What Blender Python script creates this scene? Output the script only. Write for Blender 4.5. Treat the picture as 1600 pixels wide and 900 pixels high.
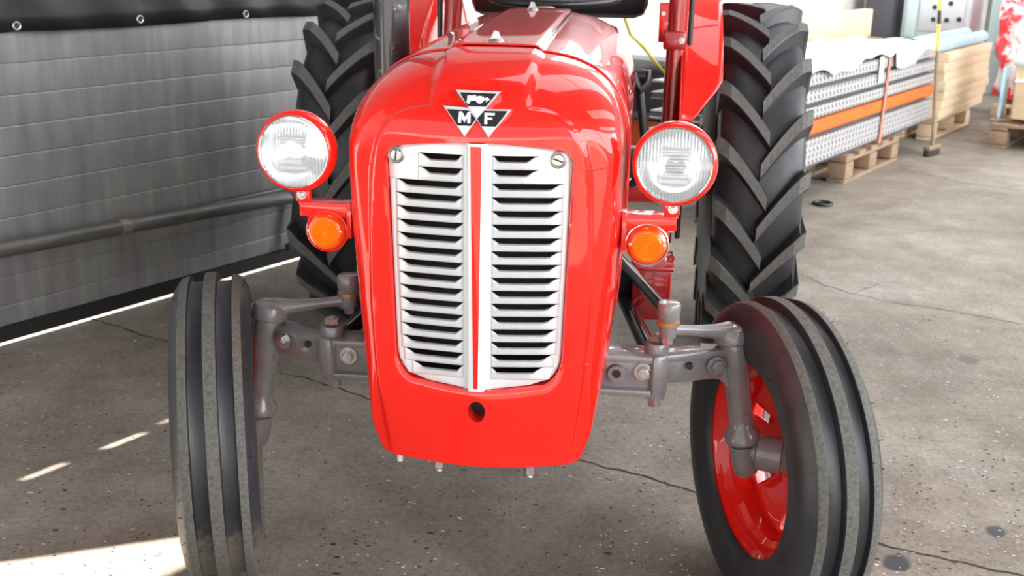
import bpy, bmesh, math, random
import numpy as np
from mathutils import Vector, Matrix
from mathutils.bvhtree import BVHTree

# ------------------------------------------------------------------ clear
for o in list(bpy.data.objects): bpy.data.objects.remove(o, do_unlink=True)
scene = bpy.context.scene
COL = scene.collection
random.seed(7); rng = np.random.default_rng(5)

# ------------------------------------------------------------------ camera
CAM = dict(x=0.2965, y=-2.2159, h=1.4379, yaw=-0.1142, pitch=0.3062, roll=0.013, f=1700.0)
def cam_axes():
    yw, pt, rl = CAM['yaw'], CAM['pitch'], CAM['roll']
    fw = Vector((math.sin(yw)*math.cos(pt), math.cos(yw)*math.cos(pt), -math.sin(pt)))
    r = Vector((math.cos(yw), -math.sin(yw), 0)); u = r.cross(fw)
    return r*math.cos(rl)+u*math.sin(rl), u*math.cos(rl)-r*math.sin(rl), fw
CR, CU, CF = cam_axes(); CC = Vector((CAM['x'], CAM['y'], CAM['h']))
cd = bpy.data.cameras.new('camera'); cam = bpy.data.objects.new('camera', cd); COL.objects.link(cam)
cd.sensor_fit = 'HORIZONTAL'; cd.sensor_width = 36.0; cd.lens = 36.0*CAM['f']/1600.0
cd.clip_start = 0.05; cd.clip_end = 200
cam.matrix_world = Matrix(((CR.x, CU.x, -CF.x, CC.x), (CR.y, CU.y, -CF.y, CC.y), (CR.z, CU.z, -CF.z, CC.z), (0, 0, 0, 1)))
cd.dof.use_dof = True; cd.dof.focus_distance = 2.15; cd.dof.aperture_fstop = 7.0
scene.camera = cam

# ------------------------------------------------------------------ world, sun, exposure
w = bpy.data.worlds.new('world'); scene.world = w; w.use_nodes = True
bg = w.node_tree.nodes['Background']
bg.inputs['Color'].default_value = (0.86, 0.93, 1.0, 1); bg.inputs['Strength'].default_value = 1.6
sd = bpy.data.lights.new('sun', 'SUN'); sd.energy = 42.0; sd.angle = math.radians(0.6); sd.color = (1.0, 0.95, 0.86)
sun = bpy.data.objects.new('sun', sd); COL.objects.link(sun)
SUN_EL = math.radians(38)
sdir = Vector((0.913*math.cos(SUN_EL), 0.408*math.cos(SUN_EL), -math.sin(SUN_EL)))
sun.rotation_euler = sdir.to_track_quat('-Z', 'Y').to_euler(); sun.location = (-6, -4, 8)
scene.view_settings.view_transform = 'Standard'; scene.view_settings.look = 'None'
scene.view_settings.exposure = 0.06; scene.view_settings.gamma = 1.0
scene.view_settings.use_curve_mapping = False
WINDOW_LIGHT = 9.0; SKYLIGHT = 2.2

# ------------------------------------------------------------------ coordinates
def ray(px, py): return CF + CR*((px-800)/CAM['f']) - CU*((py-450)/CAM['f'])
def U(px, py, Y):                                   # pixel -> point on the plane y = Y
    d = ray(px, py); return CC + d*((Y-CC.y)/d.y)
def G(px, py, Z=0.0):                               # pixel -> point on the ground
    d = ray(px, py); return CC + d*((Z-CC.z)/d.z)
HA = 0.5161                                         # the hall is turned against the tractor
WV = Vector((math.sin(HA), math.cos(HA), 0)); NV = Vector((math.cos(HA), -math.sin(HA), 0))
def Hp(n, wd, z=0.0): return NV*n + WV*wd + Vector((0, 0, z))
def N_(px, py, n):                                  # pixel -> hall coords on the plane n = const
    d = ray(px, py); q = CC + d*((n-CC.dot(NV))/d.dot(NV)); return q.dot(WV), q.z
HALL = Matrix.Rotation(-HA, 4, 'Z')

# ------------------------------------------------------------------ materials
MATS = {}
def mat(name, col, rough=0.5, metal=0.0, coat=0.0, var=0.0, vscale=8.0, bump=0.0, bscale=60.0, col2=None, emit=None, trans=0.0, alpha=1.0, stretch=None, spec=0.5, c2lo=0.4, c2hi=0.7):
    m = bpy.data.materials.new(name); m.use_nodes = True; nt = m.node_tree; b = nt.nodes['Principled BSDF']
    b.inputs['Base Color'].default_value = (*col, 1); b.inputs['Roughness'].default_value = rough
    b.inputs['Metallic'].default_value = metal; b.inputs['Coat Weight'].default_value = coat
    b.inputs['Coat Roughness'].default_value = 0.02; b.inputs['Transmission Weight'].default_value = trans
    b.inputs['Alpha'].default_value = alpha; b.inputs['Specular IOR Level'].default_value = spec
    if emit: b.inputs['Emission Color'].default_value = (*emit[0], 1); b.inputs['Emission Strength'].default_value = emit[1]
    if var or col2 or bump:
        tc = nt.nodes.new('ShaderNodeTexCoord'); src = tc.outputs['Object']
        if stretch:
            mp = nt.nodes.new('ShaderNodeMapping'); mp.inputs['Scale'].default_value = stretch
            nt.links.new(src, mp.inputs[0]); src = mp.outputs[0]
    if var or col2:
        n = nt.nodes.new('ShaderNodeTexNoise'); n.inputs['Scale'].default_value = vscale; n.inputs['Detail'].default_value = 6
        n.inputs['Roughness'].default_value = 0.65
        nt.links.new(src, n.inputs['Vector'])
        r = nt.nodes.new('ShaderNodeValToRGB'); c2 = col2 or tuple(c*(1-var) for c in col); c1 = col if col2 else tuple(min(1, c*(1+var)) for c in col)
        r.color_ramp.elements[0].position = c2lo; r.color_ramp.elements[0].color = (*c1, 1)
        r.color_ramp.elements[1].position = c2hi; r.color_ramp.elements[1].color = (*c2, 1)
        nt.links.new(n.outputs['Fac'], r.inputs[0]); nt.links.new(r.outputs[0], b.inputs['Base Color'])
    if bump:
        n2 = nt.nodes.new('ShaderNodeTexNoise'); n2.inputs['Scale'].default_value = bscale; n2.inputs['Detail'].default_value = 4
        nt.links.new(src, n2.inputs['Vector'])
        bp = nt.nodes.new('ShaderNodeBump'); bp.inputs['Strength'].default_value = bump; bp.inputs['Distance'].default_value = 0.01
        nt.links.new(n2.outputs['Fac'], bp.inputs['Height']); nt.links.new(bp.outputs[0], b.inputs['Normal'])
    MATS[name] = m; return m
RED = mat('red_paint', (0.78, 0.013, 0.007), 0.30, coat=1.0, spec=0.1)
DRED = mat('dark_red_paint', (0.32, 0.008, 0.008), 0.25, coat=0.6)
SILVER = mat('silver_paint', (0.66, 0.68, 0.71), 0.32, metal=0.1, bump=0.03, bscale=250)
AXLE = mat('grey_axle_paint', (0.165, 0.155, 0.16), 0.3, coat=0.5, var=0.12, vscale=25, bump=0.10, bscale=70)
STEEL = mat('plain_steel', (0.46, 0.45, 0.44), 0.35, metal=0.9, var=0.2, vscale=60)
RUST = mat('rusty_bolt_steel', (0.26, 0.20, 0.17), 0.55, metal=0.4, var=0.35, vscale=90)
BADGES = mat('badge_silver', (0.70, 0.71, 0.73), 0.25, metal=0.35)
CHROME = mat('chrome', (0.82, 0.83, 0.85), 0.08, metal=1.0)
BRONZE = mat('bronze_seal', (0.36, 0.20, 0.08), 0.4, metal=0.5)
RUBBER = mat('tyre_rubber', (0.022, 0.023, 0.027), 0.42, var=0.3, vscale=15, bump=0.05, bscale=200)
WORN = mat('worn_dusty_rubber', (0.088, 0.083, 0.076), 0.85, var=0.35, vscale=120, bump=0.25, bscale=400)
LUGTOP = mat('worn_lug_rubber', (0.10, 0.098, 0.092), 0.75, var=0.2, vscale=60, bump=0.1, bscale=300)
HAIR = mat('moulding_hair_rubber', (0.008, 0.008, 0.008), 0.6)
BLACK = mat('gloss_black_paint', (0.008, 0.008, 0.010), 0.14, coat=0.6)
SCUFF = mat('scuffed_black_paint', (0.013, 0.014, 0.018), 0.28, col2=(0.33, 0.33, 0.34), vscale=34, c2lo=0.60, c2hi=0.69, coat=0.3)
VINYL = mat('black_vinyl', (0.010, 0.010, 0.012), 0.35)
DARK = mat('dark_engine_grey', (0.030, 0.030, 0.033), 0.5)
CORE = mat('radiator_and_hole_black', (0.006, 0.006, 0.007), 0.6)
AMBER = mat('amber_plastic', (0.90, 0.085, 0.0), 0.12, coat=0.5, trans=0.2)
AMBER2 = mat('amber_plastic_inner', (1.0, 0.24, 0.005), 0.10, coat=0.6, trans=0.15)
WHITEP = mat('badge_white', (0.80, 0.82, 0.83), 0.35, metal=0.2)
NAVY = mat('badge_black_enamel', (0.010, 0.012, 0.020), 0.12, coat=0.5)
CLEAR = mat('milky_tube', (0.75, 0.73, 0.66), 0.3)
WALLW = mat('cream_wall_plaster', (0.72, 0.68, 0.62), 0.8, var=0.10, vscale=1.6, bump=0.1, bscale=20)
BACKW = mat('unseen_wall_grey', (0.26, 0.25, 0.24), 0.85, var=0.1, vscale=2)  # dark tone keeps the unseen walls dim in the bonnet reflection
ROOFM = mat('roof_sheet', (0.16, 0.155, 0.15), 0.8)
PANE = mat('bright_window_pane', (0.9, 0.95, 1.0), 0.3, emit=((0.93, 0.97, 1.0), WINDOW_LIGHT))
SKYP = mat('translucent_skylight', (0.9, 0.93, 0.95), 0.4, emit=((0.96, 0.98, 1.0), SKYLIGHT))
FRAME = mat('window_frame_steel', (0.08, 0.08, 0.08), 0.6)
TARP = mat('black_tarpaulin_cloth', (0.007, 0.008, 0.008), 0.46, var=0.4, vscale=3, bump=0.15, bscale=8)
PIPE = mat('dull_grey_pipe', (0.13, 0.125, 0.118), 0.45, metal=0.5, var=0.45, vscale=5, stretch=(3, .6, 3))
SEAL = mat('door_bottom_rubber', (0.012, 0.012, 0.012), 0.6)
WOOD = mat('pallet_wood', (0.30, 0.20, 0.13), 0.75, var=0.25, vscale=9, stretch=(6, 1, 6), bump=0.1, bscale=40)
PALEWOOD = mat('pale_new_timber', (0.74, 0.56, 0.38), 0.7, var=0.14, vscale=8, stretch=(1, 6, 6))
ORANGE = mat('orange_rack_paint', (0.80, 0.16, 0.025), 0.4, var=0.1, vscale=6)
STRAP = mat('faded_orange_strap', (0.62, 0.24, 0.17), 0.6)
PAPER = mat('paper', (0.80, 0.80, 0.78), 0.7)
SHEET = mat('white_plastic_sheet', (0.86, 0.88, 0.90), 0.25, coat=0.2, var=0.05, vscale=5)
BLUE = mat('pale_blue_plastic', (0.40, 0.62, 0.84), 0.3, var=0.2, vscale=9)
CAB = mat('light_grey_cabinet', (0.60, 0.63, 0.66), 0.45)
CABD = mat('dark_grey_cabinet', (0.09, 0.09, 0.105), 0.5)
TEAL = mat('pale_teal_panel', (0.62, 0.78, 0.76), 0.5)
WRAPR = mat('red_plastic_wrap', (0.80, 0.05, 0.06), 0.22, coat=0.4, col2=(0.88, 0.80, 0.80), vscale=3.2, c2lo=0.47, c2hi=0.52)
WRAPW = mat('white_stretch_wrap', (0.88, 0.88, 0.88), 0.22, coat=0.5, bump=0.4, bscale=9)
CARD = mat('carton_board', (0.72, 0.56, 0.36), 0.8, var=0.1)
BROOMW = mat('broom_stick_wood', (0.26, 0.19, 0.12), 0.6, var=0.2)
YEL = mat('yellow_paint', (0.72, 0.50, 0.06), 0.4)
BRIST = mat('broom_bristle', (0.05, 0.04, 0.035), 0.9)
HOSE = mat('yellow_hose_rubber', (0.52, 0.42, 0.06), 0.5)
CRATE = mat('black_crate_plastic', (0.02, 0.022, 0.025), 0.45)
BINO = mat('orange_bin_plastic', (0.85, 0.15, 0.02), 0.4)
CRACK = mat('crack_dirt', (0.045, 0.040, 0.036), 0.95)
CHIPD = mat('dark_chip', (0.03, 0.028, 0.028), 0.7)
CHIPL = mat('pale_chip', (0.62, 0.61, 0.60), 0.7)
REFL = mat('lamp_reflector', (0.93, 0.94, 0.96), 0.10, metal=0.9)
BULB = mat('lamp_bulb_shield', (0.12, 0.12, 0.13), 0.2, metal=0.8)
RIMM = mat('silver_wheel_paint', (0.42, 0.43, 0.45), 0.35, metal=0.3)
YARD = mat('sunlit_yard_concrete', (0.55, 0.53, 0.50), 0.9, var=0.1, vscale=3)

def lens_mat():
    m = bpy.data.materials.new('clear_lamp_glass'); m.use_nodes = True; nt = m.node_tree
    out = nt.nodes['Material Output']; nt.nodes.remove(nt.nodes['Principled BSDF'])
    g = nt.nodes.new('ShaderNodeBsdfGlossy'); g.inputs['Roughness'].default_value = 0.12; g.inputs['Color'].default_value = (0.95, 0.97, 1, 1)
    d = nt.nodes.new('ShaderNodeBsdfDiffuse'); d.inputs['Color'].default_value = (0.80, 0.82, 0.85, 1)
    t = nt.nodes.new('ShaderNodeBsdfTransparent'); t.inputs['Color'].default_value = (0.95, 0.97, 0.98, 1)
    m1 = nt.nodes.new('ShaderNodeMixShader'); m1.inputs[0].default_value = 0.66
    m2 = nt.nodes.new('ShaderNodeMixShader'); m2.inputs[0].default_value = 0.12
    nt.links.new(d.outputs[0], m1.inputs[1]); nt.links.new(t.outputs[0], m1.inputs[2])
    nt.links.new(m1.outputs[0], m2.inputs[1]); nt.links.new(g.outputs[0], m2.inputs[2]); nt.links.new(m2.outputs[0], out.inputs[0])
    return m
GLASS = lens_mat()
def muddy_mat():
    m = RUBBER.copy(); m.name = 'tyre_rubber_with_dried_mud'; nt = m.node_tree; L = nt.links.new; b = nt.nodes['Principled BSDF']
    src = b.inputs['Base Color'].links[0].from_socket
    tc = nt.nodes.new('ShaderNodeTexCoord'); sx = nt.nodes.new('ShaderNodeSeparateXYZ'); L(tc.outputs['Object'], sx.inputs[0])
    n = nt.nodes.new('ShaderNodeTexNoise'); n.inputs['Scale'].default_value = 38; n.inputs['Detail'].default_value = 7; n.inputs['Roughness'].default_value = .7; L(tc.outputs['Object'], n.inputs['Vector'])
    a = nt.nodes.new('ShaderNodeMath'); a.operation = 'MULTIPLY_ADD'; L(sx.outputs['Z'], a.inputs[0]); a.inputs[1].default_value = 3.0; L(n.outputs['Fac'], a.inputs[2])
    r = nt.nodes.new('ShaderNodeValToRGB'); r.color_ramp.elements[0].position = .02; r.color_ramp.elements[0].color = (.75, .75, .75, 1); r.color_ramp.elements[1].position = .22; r.color_ramp.elements[1].color = (0, 0, 0, 1); L(a.outputs[0], r.inputs[0])
    mx = nt.nodes.new('ShaderNodeMix'); mx.data_type = 'RGBA'; L(r.outputs[0], mx.inputs[0]); L(src, mx.inputs[6]); mx.inputs[7].default_value = (.17, .14, .105, 1); L(mx.outputs[2], b.inputs['Base Color'])
    return m
MUDDY = muddy_mat()

def floor_mat():
    m = bpy.data.materials.new('worn_concrete'); m.use_nodes = True; nt = m.node_tree; b = nt.nodes['Principled BSDF']; L = nt.links.new
    tc = nt.nodes.new('ShaderNodeTexCoord')
    def noise(s, d=6, r=0.6):
        n = nt.nodes.new('ShaderNodeTexNoise'); n.inputs['Scale'].default_value = s; n.inputs['Detail'].default_value = d; n.inputs['Roughness'].default_value = r
        L(tc.outputs['Object'], n.inputs['Vector']); return n.outputs['Fac']
    def ramp(f, stops):
        r = nt.nodes.new('ShaderNodeValToRGB'); L(f, r.inputs[0])
        r.color_ramp.elements[0].position = stops[0][0]; r.color_ramp.elements[0].color = (*stops[0][1], 1)
        r.color_ramp.elements[1].position = stops[-1][0]; r.color_ramp.elements[1].color = (*stops[-1][1], 1)
        for p_, c_ in stops[1:-1]:
            e = r.color_ramp.elements.new(p_); e.color = (*c_, 1)
        return r.outputs[0]
    def mix(f, a, c, mode='MIX'):
        n = nt.nodes.new('ShaderNodeMix'); n.data_type = 'RGBA'; n.blend_type = mode
        if isinstance(f, float): n.inputs[0].default_value = f
        else: L(f, n.inputs[0])
        for i, v in ((6, a), (7, c)):
            if isinstance(v, tuple): n.inputs[i].default_value = (*v, 1)
            else: L(v, n.inputs[i])
        return n.outputs[2]
    base = ramp(noise(0.9, 8, 0.62), [(0.30, (0.225, 0.186, 0.150)), (0.5, (0.345, 0.298, 0.252)), (0.70, (0.45, 0.405, 0.36))])
    c = mix(0.9, base, ramp(noise(5, 10, 0.75), [(0.32, (0.55, 0.52, 0.49)), (0.66, (1.0, 1.0, 1.0))]), 'MULTIPLY')
    c = mix(0.55, c, ramp(noise(60, 5, 0.75), [(0.35, (0.45, 0.44, 0.42)), (0.55, (1, 1, 1))]), 'MULTIPLY')
    c = mix(ramp(noise(150, 2, 0.5), [(0.66, (0, 0, 0)), (0.74, (0.6, 0.6, 0.6))]), c, (0.55, 0.54, 0.53))
    c = mix(ramp(noise(95, 2, 0.5), [(0.67, (0, 0, 0)), (0.74, (0.8, 0.8, 0.8))]), c, (0.05, 0.045, 0.04))
    # oil and damp stains with shapes of their own
    dist = nt.nodes.new('ShaderNodeTexNoise'); dist.inputs['Scale'].default_value = 9; L(tc.outputs['Object'], dist.inputs['Vector'])
    for (px, py, rx, ry, col) in ((1400, 881, .040, .030, (0.035, 0.037, 0.045)), (1556, 830, .030, .028, (0.05, 0.053, 0.062)), (1512, 562, .045, .03, (0.13, 0.12, 0.105)), (1500, 575, .03, .03, (0.2, 0.18, 0.16))):
        p_ = G(px, py)
        mp = nt.nodes.new('ShaderNodeMapping'); mp.vector_type = 'TEXTURE'; mp.inputs['Location'].default_value = (p_.x, p_.y, 0); mp.inputs['Scale'].default_value = (rx, ry*1.6, 1); mp.inputs['Rotation'].default_value = (0, 0, -0.2)
        L(tc.outputs['Object'], mp.inputs[0])
        ln = nt.nodes.new('ShaderNodeVectorMath'); ln.operation = 'LENGTH'; L(mp.outputs[0], ln.inputs[0])
        ad = nt.nodes.new('ShaderNodeMath'); ad.operation = 'MULTIPLY_ADD'; L(dist.outputs['Fac'], ad.inputs[0]); ad.inputs[1].default_value = 1.4; L(ln.outputs['Value'], ad.inputs[2])
        c = mix(ramp(ad.outputs[0], [(1.0/2.2, (1, 1, 1)), (1.0, (0, 0, 0))]) if False else ramp(scale(nt, ad.outputs[0], 0.5), [(0.72, (0.9, 0.9, 0.9)), (0.86, (0, 0, 0))]), c, col)
    L(c, b.inputs['Base Color']); b.inputs['Roughness'].default_value = 0.72; b.inputs['Specular IOR Level'].default_value = 0.35
    bp = nt.nodes.new('ShaderNodeBump'); bp.inputs['Strength'].default_value = 0.28; bp.inputs['Distance'].default_value = 0.006
    L(noise(45, 8, 0.7), bp.inputs['Height']); L(bp.outputs[0], b.inputs['Normal'])
    return m
def scale(nt, s, k):
    n = nt.nodes.new('ShaderNodeMath'); n.operation = 'MULTIPLY'; nt.links.new(s, n.inputs[0]); n.inputs[1].default_value = k; return n.outputs[0]
FLOORM = floor_mat()

def door_mat():
    m = bpy.data.materials.new('weathered_door_sheet'); m.use_nodes = True; nt = m.node_tree; b = nt.nodes['Principled BSDF']; L = nt.links.new
    tc = nt.nodes.new('ShaderNodeTexCoord'); mp = nt.nodes.new('ShaderNodeMapping'); mp.inputs['Scale'].default_value = (1, 9, 1.2); L(tc.outputs['Object'], mp.inputs[0])
    n1 = nt.nodes.new('ShaderNodeTexNoise'); n1.inputs['Scale'].default_value = 2.2; n1.inputs['Detail'].default_value = 7; L(mp.outputs[0], n1.inputs['Vector'])
    n2 = nt.nodes.new('ShaderNodeTexNoise'); n2.inputs['Scale'].default_value = 1.7; n2.inputs['Detail'].default_value = 3; L(tc.outputs['Object'], n2.inputs['Vector'])
    r1 = nt.nodes.new('ShaderNodeValToRGB'); L(n1.outputs['Fac'], r1.inputs[0])
    r1.color_ramp.elements[0].position = .3; r1.color_ramp.elements[0].color = (.27, .262, .27, 1); r1.color_ramp.elements[1].position = .72; r1.color_ramp.elements[1].color = (.40, .405, .395, 1)
    r2 = nt.nodes.new('ShaderNodeValToRGB'); L(n2.outputs['Fac'], r2.inputs[0])
    r2.color_ramp.elements[0].position = .35; r2.color_ramp.elements[0].color = (.72, .70, .75, 1); r2.color_ramp.elements[1].position = .65; r2.color_ramp.elements[1].color = (1, 1, .97, 1)
    mx = nt.nodes.new('ShaderNodeMix'); mx.data_type = 'RGBA'; mx.blend_type = 'MULTIPLY'; mx.inputs[0].default_value = 1; L(r1.outputs[0], mx.inputs[6]); L(r2.outputs[0], mx.inputs[7])
    L(mx.outputs[2], b.inputs['Base Color']); b.inputs['Metallic'].default_value = .35; b.inputs['Roughness'].default_value = .38
    bp = nt.nodes.new('ShaderNodeBump'); bp.inputs['Strength'].default_value = .25; bp.inputs['Distance'].default_value = .02
    n3 = nt.nodes.new('ShaderNodeTexNoise'); n3.inputs['Scale'].default_value = 2.5; L(tc.outputs['Object'], n3.inputs['Vector']); L(n3.outputs['Fac'], bp.inputs['Height']); L(bp.outputs[0], b.inputs['Normal'])
    return m
DOORM = door_mat()

def perf_mat():
    """galvanised rack steel with slanted punched slots in a herringbone row"""
    m = bpy.data.materials.new('punched_galvanised_steel'); m.use_nodes = True; nt = m.node_tree; b = nt.nodes['Principled BSDF']; L = nt.links.new
    tc = nt.nodes.new('ShaderNodeTexCoord'); sx = nt.nodes.new('ShaderNodeSeparateXYZ'); L(tc.outputs['Object'], sx.inputs[0])
    def M(op, a, c=None, d=None):
        n = nt.nodes.new('ShaderNodeMath'); n.operation = op
        for i, v in enumerate((a, c, d)):
            if v is None: continue
            if isinstance(v, (int, float)): n.inputs[i].default_value = v
            else: L(v, n.inputs[i])
        return n.outputs[0]
    row = M('MULTIPLY', sx.outputs['Z'], 1/0.035)
    sgn = M('SUBTRACT', M('MULTIPLY', M('MODULO', M('FLOOR', M('ADD', row, 20)), 2), 2), 1)
    fr = M('SUBTRACT', M('FRACT', M('ADD', row, 20)), 0.5)
    yy = M('ADD', M('MULTIPLY', sx.outputs['Y'], 1/0.060), M('MULTIPLY', M('MULTIPLY', fr, sgn), 0.45))
    fy = M('ABSOLUTE', M('SUBTRACT', M('FRACT', M('ADD', yy, 200)), 0.5))
    hole = M('MULTIPLY', M('LESS_THAN', fy, 0.15), M('LESS_THAN', M('ABSOLUTE', fr), 0.34))
    mx = nt.nodes.new('ShaderNodeMix'); mx.data_type = 'RGBA'; L(hole, mx.inputs[0]); mx.inputs[6].default_value = (.52, .51, .51, 1); mx.inputs[7].default_value = (.07, .07, .08, 1)
    L(mx.outputs[2], b.inputs['Base Color']); b.inputs['Metallic'].default_value = .2; b.inputs['Roughness'].default_value = .45
    return m
PERF = perf_mat()

# ------------------------------------------------------------------ mesh helpers
def obj(name, verts, faces, m=None, parent=None, smooth=True, mats=None, fmi=None, angle=40):
    me = bpy.data.meshes.new(name); me.from_pydata([tuple(v) for v in verts], [], faces); me.update()
    if mats:
        for k in mats: me.materials.append(k)
        if fmi is not None: me.polygons.foreach_set('material_index', fmi)
    elif m: me.materials.append(m)
    if smooth:
        me.polygons.foreach_set('use_smooth', [True]*len(me.polygons))
        try: me.set_sharp_from_angle(angle=math.radians(angle))
        except Exception: pass
    o = bpy.data.objects.new(name, me); COL.objects.link(o)
    if parent: o.parent = parent
    return o
def from_bm(name, bm, m, parent=None, smooth=True, angle=40):
    me = bpy.data.meshes.new(name); bm.normal_update(); bm.to_mesh(me); bm.free(); me.materials.append(m)
    if smooth:
        me.polygons.foreach_set('use_smooth', [True]*len(me.polygons)); me.set_sharp_from_angle(angle=math.radians(angle))
    o = bpy.data.objects.new(name, me); COL.objects.link(o)
    if parent: o.parent = parent
    return o
class MB:
    """collects shapes that belong to one part"""
    def __init__(s): s.v = []; s.f = []
    def add(s, v, f):
        k = len(s.v); s.v += [Vector(q) for q in v]; s.f += [tuple(i+k for i in q) for q in f]; return s
    def box(s, c, size, rot=None, bev=0.0):
        bm = bmesh.new(); bmesh.ops.create_cube(bm, size=1.0)
        for v in bm.verts: v.co = Vector((v.co.x*size[0], v.co.y*size[1], v.co.z*size[2]))
        if bev: bmesh.ops.bevel(bm, geom=bm.edges[:], offset=bev, segments=2, profile=0.5, affect='EDGES')
        R = rot if rot is not None else Matrix.Identity(3)
        c = Vector(c); bm.verts.index_update()
        s.add([R @ v.co + c for v in bm.verts], [[v.index for v in f.verts] for f in bm.faces]); bm.free(); return s
    def tube(s, pts, rad, seg=16, cap=True):
        pts = [Vector(p) for p in pts]; rad = rad if isinstance(rad, (list, tuple)) else [rad]*len(pts)
        t0 = (pts[1]-pts[0]).normalized(); a = Vector((0, 0, 1)) if abs(t0.z) < .9 else Vector((1, 0, 0))
        x = t0.cross(a).normalized(); V = []; F = []
        for i, p in enumerate(pts):
            if i == 0: t = t0
            elif i == len(pts)-1: t = (pts[i]-pts[i-1]).normalized()
            else: t = ((pts[i]-pts[i-1]).normalized()+(pts[i+1]-pts[i]).normalized())
            t = t.normalized() if t.length > 1e-6 else t0
            x = (x - t*x.dot(t)).normalized(); y = t.cross(x)
            for k in range(seg):
                an = 2*math.pi*k/seg; V.append(p + (x*math.cos(an)+y*math.sin(an))*rad[i])
        for i in range(len(pts)-1):
            for k in range(seg):
                k2 = (k+1) % seg; F.append((i*seg+k, i*seg+k2, (i+1)*seg+k2, (i+1)*seg+k))
        if cap: F.append(tuple(range(seg))[::-1]); F.append(tuple((len(pts)-1)*seg+k for k in range(seg)))
        return s.add(V, F)
    def lathe(s, prof, o=(0, 0, 0), ax=(1, 0, 0), seg=32, phase=0.0):
        """prof: list of (distance along axis, radius)"""
        o = Vector(o); ax = Vector(ax).normalized(); a = Vector((0, 0, 1)) if abs(ax.z) < .9 else Vector((1, 0, 0))
        x = ax.cross(a).normalized(); y = ax.cross(x); V = []; F = []
        for (d, r) in prof:
            for k in range(seg):
                an = 2*math.pi*k/seg+phase; V.append(o+ax*d+(x*math.cos(an)+y*math.sin(an))*max(r, 1e-5))
        for i in range(len(prof)-1):
            for k in range(seg):
                k2 = (k+1) % seg; F.append((i*seg+k, (i+1)*seg+k, (i+1)*seg+k2, i*seg+k2))
        return s.add(V, F)
    def build(s, name, m, parent=None, smooth=True, angle=40): return obj(name, s.v, s.f, m, parent, smooth, angle=angle)
def hexbolt(name, p, d, r, h, m, parent, washer=True):
    b = MB(); 
    if washer: b.lathe([(0, 0), (0, r*1.45), (h*.2, r*1.45), (h*.2, 0)], p, d, 20)
    b.lathe([(h*.2, 0), (h*.2, r), (h*.92, r), (h, r*.86), (h, 0)], p, d, 6)
    b.lathe([(h, r*.5), (h*1.12, r*.45), (h*1.12, 0)], p, d, 12)
    return b.build(name, m, parent, angle=25)
def tag(o, label, cat=None, group=None, kind=None):
    o['label'] = label
    if cat: o['category'] = cat
    if group: o['group'] = group
    if kind: o['kind'] = kind
    return o
def empty(name, loc, rz=0):
    o = bpy.data.objects.new(name, None); COL.objects.link(o); o.location = loc; o.rotation_euler = (0, 0, rz); o.empty_display_size = .1; return o
def copy_tree(o, parent=None):
    c = o.copy(); COL.objects.link(c); c.parent = parent
    for ch in [k for k in o.children]: copy_tree(ch, c)
    return c
def ss(a, b, x):
    t = min(1, max(0, (x-a)/(b-a))); return t*t*(3-2*t)
def struct(o, label=None):
    o['kind'] = 'structure'
    if label: o['label'] = label
    return o
def hallbox(name, n0, n1, w0, w1, z0, z1, m, parent=None, bev=0.0):
    b = MB().box(((n0+n1)/2, (w0+w1)/2, (z0+z1)/2), (n1-n0, w1-w0, z1-z0), bev=bev)
    o = b.build(name, m, parent, smooth=bool(bev))
    if not parent: o.rotation_euler = (0, 0, -HA)
    return o

# ------------------------------------------------------------------ the hall
NW = -2.38                       # plane of the door wall
fl = obj('floor', [Hp(NW-.05, -6), Hp(9, -6), Hp(9, 15), Hp(NW-.05, 15)], [(0, 1, 2, 3)], FLOORM, smooth=False)
struct(fl, 'worn brown grey concrete floor with cracks and stains')
yd = obj('ground', [Hp(-14, -14, -.012), Hp(NW-.05, -14, -.012), Hp(NW-.05, 15, -.012), Hp(-14, 15, -.012)], [(0, 1, 2, 3)], YARD, smooth=False); struct(yd, 'sunlit yard outside the door')
yf = obj('ground_front', [Hp(NW-.05, -20, -.012), Hp(20, -20, -.012), Hp(20, -6, -.012), Hp(NW-.05, -6, -.012)], [(0, 1, 2, 3)], YARD, smooth=False); struct(yf, 'yard in front of the hall')

DOOR0, DOOR1 = -2.54, 2.25
door = empty('door_1', Hp(NW, 0, 0), -HA); struct(door, 'closed grey sectional door with horizontal ribbed panels')
ZL = [0.075, 0.150, 0.258, 0.363, 0.471, 0.585, 0.693, 0.798, 0.906, 1.016, 1.126, 1.236, 1.346]
SLITS = {5: (-1.95, -1.60), 8: (-2.30, -2.0)}
def panel(w0, w1, z0, z1):
    """one pressed rib of the door: flat with rolled upper and lower edge"""
    pr = [(.004, 0), (.0075, .0025), (.008, .006), (.008, (z1-z0)-.005), (.0065, (z1-z0)-.002), (.004, (z1-z0))]
    V = []; F = []
    ns = 12
    for i in range(ns+1):
        wd = w0+(w1-w0)*i/ns
        for (a, b) in pr: V.append((a, wd, z0+b))
    k = len(pr)
    for i in range(ns):
        for j in range(k-1): F.append((i*k+j, (i+1)*k+j, (i+1)*k+j+1, i*k+j+1))
    return V, F
WS = -1.1
for i in range(len(ZL)-1):
    V, F = panel(WS, DOOR1, ZL[i], ZL[i+1]); obj('door_panel', V, F, DOORM, door, angle=15)
hb = MB()
hb.box((-.025, (DOOR1+WS)/2, .70), (.04, DOOR1-WS, 1.28)); hb.build('door_core', DOORM, door, smooth=False)
MB().box((-.004, (DOOR1+DOOR0)/2, .046), (.03, DOOR1-DOOR0, .058)).build('bottom_seal', SEAL, door, smooth=False)
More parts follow.
